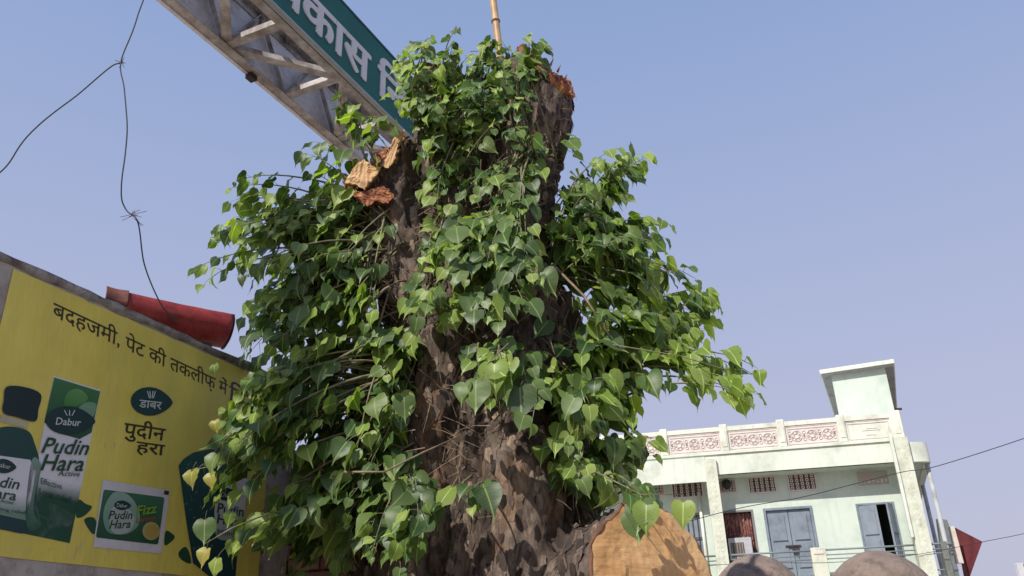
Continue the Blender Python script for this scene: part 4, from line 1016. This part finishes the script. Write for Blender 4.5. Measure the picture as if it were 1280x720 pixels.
def leafgeo(fold, curl, wave, tipb):
    vs = []; uv = []
    def z(x, y): return fold*abs(x) - curl*(y+.03)**2*2.2 + wave*sin(y*70+x*40)*abs(x)*.6 + tipb*min(0, y+.10)
    for (x, y, _), my in zip(H, MR):
        vs += [V((-x, y, z(-x, y))), V((0, my, z(0, my))), V((x, y, z(x, y)))]
        uv += [(.5-x*8, -y*8), (.5, -my*8), (.5+x*8, -y*8)]
    fs = []
    for i in range(len(H)-1):
        a_ = i*3; b_ = a_+3
        if i == 0: fs += [(1, b_, b_+1), (1, b_+1, b_+2)]
        else: fs += [(a_, b_, b_+1, a_+1), (a_+1, b_+1, b_+2, a_+2)]
    # drop unused corner verts of row 0
    rem = {}; nv = []; nu = []
    for f in fs:
        for i in f:
            if i not in rem: rem[i] = len(nv); nv.append(vs[i]); nu.append(uv[i])
    return nv, [tuple(rem[i] for i in f) for f in fs], nu
LV = [leafgeo(.2, 2.4, .3, -.8), leafgeo(-.16, 1.6, .4, .4), leafgeo(.12, .8, .15, .3), leafgeo(.28, 1.2, .2, .6), leafgeo(-.08, .5, .3, -.4), leafgeo(.42, 1.2, .2, .2), leafgeo(.06, -.6, .3, .4)]
lmesh = {}
def leafmesh(var, mi):
    if (var, mi) not in lmesh:
        vs, fs, uv = LV[var]; me = bpy.data.meshes.new('leaf'); me.from_pydata(vs, [], fs); me.update()
        l = me.uv_layers.new(name='leafuv')
        for p in me.polygons:
            for li in p.loop_indices: l.data[li].uv = uv[me.loops[li].vertex_index]
        me.polygons.foreach_set('use_smooth', [True]*len(me.polygons)); me.materials.append(LM[mi]); lmesh[(var, mi)] = me
    return lmesh[(var, mi)]
# clusters: px, py, rx, ry, depth0, depth1, shoots, leaves, young share, anchor(px,py,depth)
A_L = (500, 300, 4.45); A_LL = (520, 470, 4.4); A_B = (520, 600, 4.4); A_T = (560, 200, 4.5); A_R = (690, 330, 4.45); A_RR = (715, 480, 4.45); A_RB = (722, 620, 4.4); A_TR = (665, 200, 4.4)
CL = [
 (450, 385, 30, 34, 4.05, 4.5, 8, .25, A_L), (395, 390, 30, 24, 4.2, 4.8, 7, .2, A_L), (330, 420, 40, 30, 4.0, 4.7, 9, .2, A_L), (320, 560, 30, 40, 3.9, 4.3, 6, .25, A_LL), (300, 620, 26, 30, 3.85, 4.1, 4, .25, A_LL), (480, 500, 26, 36, 4.0, 4.3, 6, .2, A_LL),
 (360, 690, 30, 24, 4.2, 4.7, 7, .1, A_B), (430, 590, 44, 30, 4.0, 4.7, 8, .15, A_LL), (495, 590, 24, 30, 3.95, 4.15, 3, .2, A_B), (290, 520, 20, 20, 3.9, 4.1, 3, .3, A_LL), (285, 560, 22, 18, 3.85, 4.0, 3, .3, A_LL),
 (605, 105, 40, 24, 4.1, 4.5, 9, .25, A_T), (590, 140, 40, 20, 4.2, 4.5, 6, .2, A_T), (850, 445, 30, 18, 4.0, 4.3, 5, .4, A_RR), (770, 230, 30, 24, 4.2, 4.7, 5, .4, A_R), (830, 390, 30, 30, 4.1, 4.6, 7, .25, A_R),
 (470, 250, 24, 26, 4.15, 4.3, 2, .2, A_L), (370, 325, 40, 30, 4.2, 4.9, 8, .15, A_L), (760, 520, 30, 30, 3.9, 4.4, 6, .3, A_RR),
 (305, 250, 22, 22, 4.2, 4.6, 4, .35, A_L), (295, 300, 28, 28, 4.1, 4.5, 6, .3, A_L), (262, 345, 14, 14, 4.1, 4.3, 2, .35, A_L),
 (345, 290, 42, 30, 4.1, 4.8, 9, .25, A_L), (410, 255, 30, 35, 4.2, 4.7, 8, .25, A_L), (400, 205, 20, 22, 4.2, 4.5, 4, .3, A_L),
 (405, 135, 35, 18, 4.2, 4.5, 3, .3, (480, 215, 4.35)), (455, 165, 26, 16, 4.2, 4.4, 3, .3, (490, 215, 4.3)),
 (350, 365, 52, 40, 4.0, 4.9, 13, .15, A_L), (415, 345, 45, 40, 4.1, 4.9, 10, .15, A_L), (425, 425, 50, 40, 4.0, 4.9, 11, .15, A_LL),
 (345, 455, 42, 40, 3.9, 4.8, 10, .15, A_LL), (470, 440, 25, 40, 4.1, 4.4, 6, .2, A_LL), (370, 540, 48, 42, 3.9, 4.8, 11, .12, A_LL),
 (440, 540, 42, 50, 3.9, 4.7, 11, .15, A_LL), (278, 590, 34, 42, 3.75, 4.1, 5, .35, A_LL), (292, 684, 20, 20, 3.7, 4.0, 2, .5, A_B), (250, 500, 30, 40, 3.7, 3.9, 0, .3, A_LL),
 (312, 505, 30, 30, 3.9, 4.3, 5, .2, A_LL),
 (385, 630, 42, 45, 3.9, 4.7, 11, .12, A_B), (445, 640, 40, 45, 3.9, 4.6, 9, .15, A_B), (480, 692, 36, 25, 3.8, 4.2, 5, .2, A_B), (522, 640, 28, 35, 3.8, 4.05, 4, .2, A_B), (400, 705, 40, 22, 4.0, 4.6, 4, .15, A_B),
 (525, 92, 30, 26, 4.05, 4.6, 10, .5, A_T), (532, 60, 14, 8, 4.2, 4.5, 3, .8, (535, 130, 4.4)), (572, 45, 6, 8, 4.4, 4.6, 1, 0, (565, 110, 4.5)), (660, 62, 18, 8, 4.2, 4.5, 3, .6, (655, 120, 4.4)), (598, 62, 20, 8, 4.3, 4.6, 3, .3, (600, 120, 4.5)), (585, 82, 34, 20, 4.2, 4.6, 7, .25, A_T), (645, 82, 32, 22, 4.1, 4.5, 8, .25, A_TR),
 (535, 150, 40, 36, 4.0, 4.4, 9, .2, A_T), (600, 160, 44, 44, 4.0, 4.4, 10, .15, A_T), (650, 150, 30, 36, 4.0, 4.2, 5, .1, A_TR), (500, 140, 18, 20, 4.1, 4.4, 3, .5, A_T),
 (545, 225, 50, 40, 4.0, 4.35, 7, .12, A_T), (620, 240, 50, 44, 4.0, 4.3, 9, .12, A_TR), (600, 300, 60, 36, 3.95, 4.25, 8, .12, A_TR),
 (565, 345, 50, 36, 3.85, 4.15, 10, .2, (590, 300, 4.3)), (640, 345, 46, 40, 3.85, 4.15, 10, .15, (620, 300, 4.3)), (530, 400, 36, 32, 3.8, 4.1, 5, .3, (560, 380, 4.3)),
 (610, 395, 48, 28, 3.8, 4.1, 7, .15, (620, 350, 4.3)), (612, 478, 24, 26, 3.6, 3.8, 3, .3, (630, 420, 4.2)), (650, 520, 32, 22, 3.65, 3.85, 4, .1, (660, 460, 4.2)), (592, 632, 24, 14, 3.7, 3.85, 2, .3, (600, 600, 4.15)), (690, 440, 26, 40, 3.95, 4.2, 4, .2, A_RR),
 (730, 235, 30, 34, 4.2, 4.7, 6, .2, A_R), (788, 200, 24, 20, 4.2, 4.6, 6, .6, A_R), (712, 185, 12, 12, 4.3, 4.5, 2, .4, A_TR), (765, 270, 42, 40, 4.1, 4.8, 10, .25, A_R), (815, 290, 22, 26, 4.2, 4.5, 4, .3, A_R),
 (720, 320, 30, 46, 4.0, 4.5, 7, .15, A_R), (795, 345, 46, 44, 4.0, 4.8, 12, .15, A_R), (862, 355, 18, 22, 4.1, 4.4, 3, .3, A_R), (872, 400, 24, 34, 4.1, 4.5, 8, .6, A_RR),
 (810, 425, 46, 38, 4.0, 4.8, 11, .2, A_RR), (745, 400, 30, 44, 3.95, 4.5, 7, .15, A_RR), (745, 470, 36, 40, 3.9, 4.4, 9, .2, A_RR), (795, 485, 28, 30, 4.0, 4.6, 6, .2, A_RR),
 (885, 465, 24, 12, 4.0, 4.2, 3, .6, A_RR), (938, 484, 22, 20, 3.9, 4.1, 6, .85, A_RR), (725, 530, 34, 42, 3.8, 4.3, 9, .3, A_RR), (770, 560, 30, 36, 3.9, 4.4, 7, .2, A_RB), (805, 560, 12, 20, 4.0, 4.2, 2, .3, A_RB),
 (815, 630, 22, 12, 3.6, 3.75, 2, .3, A_RB), (740, 600, 30, 22, 3.8, 4.2, 5, .25, A_RB), (690, 570, 24, 24, 3.8, 4.0, 3, .2, A_RB),
]
BARE = [(490, 285, 42, 62), (500, 205, 28, 40), (455, 225, 22, 20), (535, 500, 30, 70), (545, 420, 26, 36), (700, 410, 26, 50), (650, 610, 48, 60), (690, 130, 26, 50), (566, 150, 16, 26), (640, 190, 22, 26), (600, 600, 30, 40), (488, 362, 26, 22)]
leaves = []; twigs = []
down = V((0, 0, -1))
def bez(p0, p1, p2, p3, t): u = 1-t; return p0*u**3 + p1*3*u*u*t + p2*3*u*t*t + p3*t**3
rnd = random.Random(11)
for (cx, cy, rx, ry, d0, d1, ns, young, anc) in CL:
    A0 = W(*anc)
    for s_ in range(round(ns*((1.6 if cx < 480 else 1.3) if (cx < 480 or cx > 720) and ns > 6 else 1.15 if ns > 6 else 1))):
        while True:
            qx, qy = rnd.uniform(-1, 1), rnd.uniform(-1, 1)
            if qx*qx+qy*qy <= 1: break
        dd = rnd.uniform(d0, d1); tip = W(cx+qx*rx, cy+qy*ry-8, dd)
        base = A0.lerp(tip, .0) + V((rnd.gauss(0, .06), rnd.gauss(0, .03), rnd.gauss(0, .12)))
        L = (tip-base).length
        if L > .75: base = base.lerp(tip, rnd.uniform(0, .25))
        L = (tip-base).length
        c1 = base.lerp(tip, .35) + V((rnd.gauss(0, .05), -.06, .10*L+rnd.gauss(0, .05))); c2 = base.lerp(tip, .75) + V((rnd.gauss(0, .03), -.03, .12*L))
        pts = [bez(base, c1, c2, tip, t/9) for t in range(10)]
        r0 = .0045+.004*min(L, 1.2)
        twigs.append(([p.copy() for p in pts], [r0*(1-t/9)+.0014 for t in range(10)]))
        nl = rnd.randint(7, 10); span = min(.42, L*.85)
        for j in range(nl):
            t = 1 - (span/L)*(j/(nl-.5)) ; p = bez(base, c1, c2, tip, max(.05, t))
            tg = (bez(base, c1, c2, tip, min(1, t+.02)) - bez(base, c1, c2, tip, max(0, t-.04))).normalized()
            outw = V((p.x-TB.x, p.y-TB.y, 0)); outw = outw.normalized() if outw.length > .05 else V((0, -1, 0))
            side = tg.cross(V((0, 0, 1))); side = side.normalized() if side.length > .1 else V((1, 0, 0))
            sgn = 1 if j % 2 else -1
            if j == 0: pd = tg
            else: pd = (side*sgn*.9 + tg*.4 + V((0, 0, .25)) + V((rnd.gauss(0, .3), rnd.gauss(0, .3), rnd.gauss(0, .25)))).normalized()
            sc = min(1.3, rnd.lognormvariate(-.12, .26))*(.72 if cy < 330 and 490 < cx < 700 else .92)*(.62 if j == 0 else (.85 if j == 1 else 1))
            pl = rnd.uniform(.035, .075)*sc
            q = p + pd*pl + V((0, 0, -.25*pl))
            tipd = (down*rnd.uniform(.55, 1.3) + outw*.28 + pd*.45 + V((rnd.gauss(0, .25), rnd.gauss(0, .25), rnd.gauss(0, .15)))).normalized()
            nrm = outw*.6 + V((0, -.55, .45)) + V((rnd.gauss(0, .55), rnd.gauss(0, .5), rnd.gauss(0, .4)))
            nrm = (nrm - tipd*nrm.dot(tipd)); nrm = nrm.normalized() if nrm.length > .1 else tipd.orthogonal().normalized()
            mi = 1 if rnd.random() < (young+.08)*(1.7 if j < 2 else .85) else 0
            
            # stretches of bark that grew few leaves
            dq = q-EYE; fx = 640+F*dq.dot(CX)/dq.dot(CF); fy = 360-F*dq.dot(CY)/dq.dot(CF)
            if any(((fx-a_)/c2_)**2+((fy-b_)/d2_)**2 < 1 for a_, b_, c2_, d2_ in BARE) and rnd.random() < .8: continue
            leaves.append([q, tipd, nrm, sc, rnd.randrange(len(LV)), mi, p])
# single leaves the photograph shows clearly (yellowing ones low on the left)
for (px, py, d, sc, mi) in ((240, 588, 3.85, .7, 2), (264, 592, 3.85, .6, 2), (258, 686, 3.75, .65, 2), (268, 526, 3.9, .5, 2), (256, 650, 3.8, .9, 0), (618, 455, 3.7, 1.3, 1), (595, 475, 3.7, 1.35, 0), (650, 485, 3.75, 1.4, 0),
                            (800, 625, 3.62, 1.2, 0), (792, 640, 3.64, 1.1, 0), (808, 630, 3.6, 1.05, 1), (854, 628, 3.62, .95, 1), (268, 456, 3.9, .5, 1)):
    p = W(px, py, d); b = p + V((rnd.uniform(-.02, .02), .05, .05))
    leaves.append([p, V((rnd.gauss(0, .2), -.1, -1)).normalized(), V((rnd.gauss(0, .3), -.8, .35)).normalized(), sc, (0 if mi == 2 else rnd.randrange(len(LV))), mi, b])
for pts in ([W(722, 600, 4.1), W(745, 590, 3.8), W(775, 605, 3.65), W(800, 618, 3.6), (W(852, 618, 3.62))],
            [W(700, 440, 4.2), W(760, 430, 4.0), W(850, 445, 4.0), W(900, 460, 4.0), W(940, 468, 4.05)],
            [W(360, 560, 4.3), W(320, 560, 4.0), W(280, 580, 3.85), W(238, 588, 3.85)], [W(420, 640, 4.3), W(340, 640, 3.9), W(290, 660, 3.75), W(256, 680, 3.75)],
            [W(640, 420, 4.2), W(635, 430, 3.85), W(615, 448, 3.7), W(597, 470, 3.7)]):
    twigs.append((pts, [.005, .004, .003, .0025, .002][:len(pts)]))
def basis(l):
    q, td, n_, sc = l[:4]; y_ = -td; x_ = y_.cross(n_).normalized(); z_ = x_.cross(y_)
    m_ = Matrix((x_*sc, y_*sc, z_*sc)).transposed().to_4x4(); m_.translation = q-TB; return m_
order = sorted(range(len(leaves)), key=lambda i: (leaves[i][0]-EYE).length/leaves[i][3])
big = set(order[:300])
stuff = {0: [[], [], []], 1: [[], [], []], 2: [[], [], []]}
for i, l in enumerate(leaves):
    m_ = basis(l)
    if i in big:
        o = bpy.data.objects.new('leaf', leafmesh(l[4], l[5])); COL.objects.link(o); o.parent = tree; o.matrix_local = m_
    else:
        vs, fs, uv = LV[l[4]]; st = stuff[l[5]]; b = len(st[0]); st[0] += [m_ @ v_ for v_ in vs]; st[1] += [tuple(b+k_ for k_ in f) for f in fs]; st[2] += uv
allv = []; allf = []; allu = []; mid_ = []
for mi, (vs, fs, uv) in stuff.items():
    b = len(allv); allv += vs; allf += [tuple(b+i for i in f) for f in fs]; allu += uv; mid_ += [mi]*len(fs)
me = bpy.data.meshes.new('foliage'); me.from_pydata(allv, [], allf); me.update()
for m_ in LM: me.materials.append(m_)
me.polygons.foreach_set('material_index', mid_); me.polygons.foreach_set('use_smooth', [True]*len(allf))
l_ = me.uv_layers.new(name='leafuv'); buf = []
for lp in me.loops: buf += allu[lp.vertex_index]
l_.data.foreach_set('uv', buf)
fo = bpy.data.objects.new('foliage', me); COL.objects.link(fo); fo.parent = tree; fo['kind'] = 'stuff'
pet = MB()
for l in leaves:
    q, td, n_, sc = l[:4]; p = l[6]; pet.tube([p-TB, p.lerp(q, .6)+V((0, 0, .006))-TB, q-TB], [.0016, .0012, .001], 3, False)
pet.build('petiole', m_twig, tree)['kind'] = 'stuff'
twigs.sort(key=lambda t: -(t[0][0]-t[0][-1]).length)
print('leaves', len(leaves), 'twigs', len(twigs))
for pts, rad in twigs[:300]: MB().tube([p-TB for p in pts], rad, 5).build('twig', m_twig, tree, True)
if len(twigs) > 300:
    mb = MB()
    for pts, rad in twigs[300:]: mb.tube([p-TB for p in pts], rad, 4)
    mb.build('twig', m_twig, tree, True)['kind'] = 'stuff'
# dry rootlets and broken shoots on the bark
fib = MB()
for (cx, cy, rx, ry, d, n_, ln) in ((500, 365, 35, 30, 4.28, 55, .14), (545, 290, 40, 30, 4.3, 60, .12), (650, 220, 50, 60, 4.28, 110, .10), (600, 260, 70, 60, 4.25, 110, .12), (560, 140, 40, 60, 4.4, 50, .10), (690, 150, 20, 40, 4.3, 40, .07),
                                    (590, 560, 60, 80, 4.12, 60, .16), (700, 620, 40, 50, 4.1, 30, .12), (640, 420, 90, 60, 4.1, 50, .14), (480, 320, 30, 50, 4.28, 40, .1)):
    for i in range(n_):
        P = W(cx+rnd.gauss(0, rx*.6), cy+rnd.gauss(0, ry*.6), d+rnd.uniform(-.02, .12)); dv = V((rnd.gauss(0, 1), rnd.uniform(-.8, .1), rnd.gauss(0, 1))).normalized()*ln*rnd.uniform(.4, 1.4)
        fib.tube([P-TB, P+dv*.5+V((0, 0, -.01))-TB, P+dv+V((0, 0, rnd.uniform(-.05, .01)))-TB], [.003, .002, .001], 3, False)
fib.build('rootlet', m_fib, tree)['kind'] = 'stuff'
for pts, r_ in (([W(455, 388, 4.1), W(480, 362, 4.15), W(497, 352, 4.25), W(515, 350, 4.35)], .009), ([W(470, 420, 4.2), W(480, 385, 4.2), W(488, 360, 4.28)], .007), ([W(560, 350, 4.3), W(545, 310, 4.25), W(542, 290, 4.28), W(525, 280, 4.3)], .006),
                ([W(690, 330, 4.2), W(730, 370, 4.05), W(762, 420, 4.0)], .008), ([W(430, 590, 4.0), W(480, 590, 3.95), W(530, 565, 3.95), W(575, 545, 4.1)], .006)):
    MB().tube([p-TB for p in pts], [r_*(1-i*.15) for i in range(len(pts))], 6).build('dead_twig', m_fib, tree, True)

# ---- bamboo pole standing behind the top of the tree
pb_, pt_ = W(624, 62, 4.95), W(609, -60, 4.95); dvb = (pt_-pb_).normalized()
bam = Mat('bamboo'); v = bam.coord(); bam.col(bam.ramp(bam.noise(v, 9, 4), [(.3, (.36, .2, .09)), (.7, (.55, .38, .2))])); bam.rough(.5)
foot = pb_ - dvb*(pb_.z-.0)/dvb.z
bo = empty('bamboo_pole', foot); tag(bo, 'straight bamboo pole sticking up behind the leafy top of the tree', 'pole')
Lb = (pt_-foot).length; pts = []; rad = []; z_ = 0
joints = [(W(619, 27, 4.95)-foot).dot(dvb) + j*.36 for j in range(-20, 3)]
s_ = 0.0
while s_ < Lb:
    pts.append(dvb*s_); j_ = min(abs(s_-q) for q in joints); rad.append(.027+(.006 if j_ < .012 else 0)); s_ += .012
MB().tube(pts, rad, 10).build('culm', bam.m, bo, True)
for q in joints[-8:]:
    if 0 < q < Lb: MB().tube([dvb*(q-.006), dvb*(q+.006)], .0345, 10).build('joint', flat('bamboo_joint', (.10, .06, .04), .8) if 'bamboo_joint' not in bpy.data.materials else bpy.data.materials['bamboo_joint'], bo)
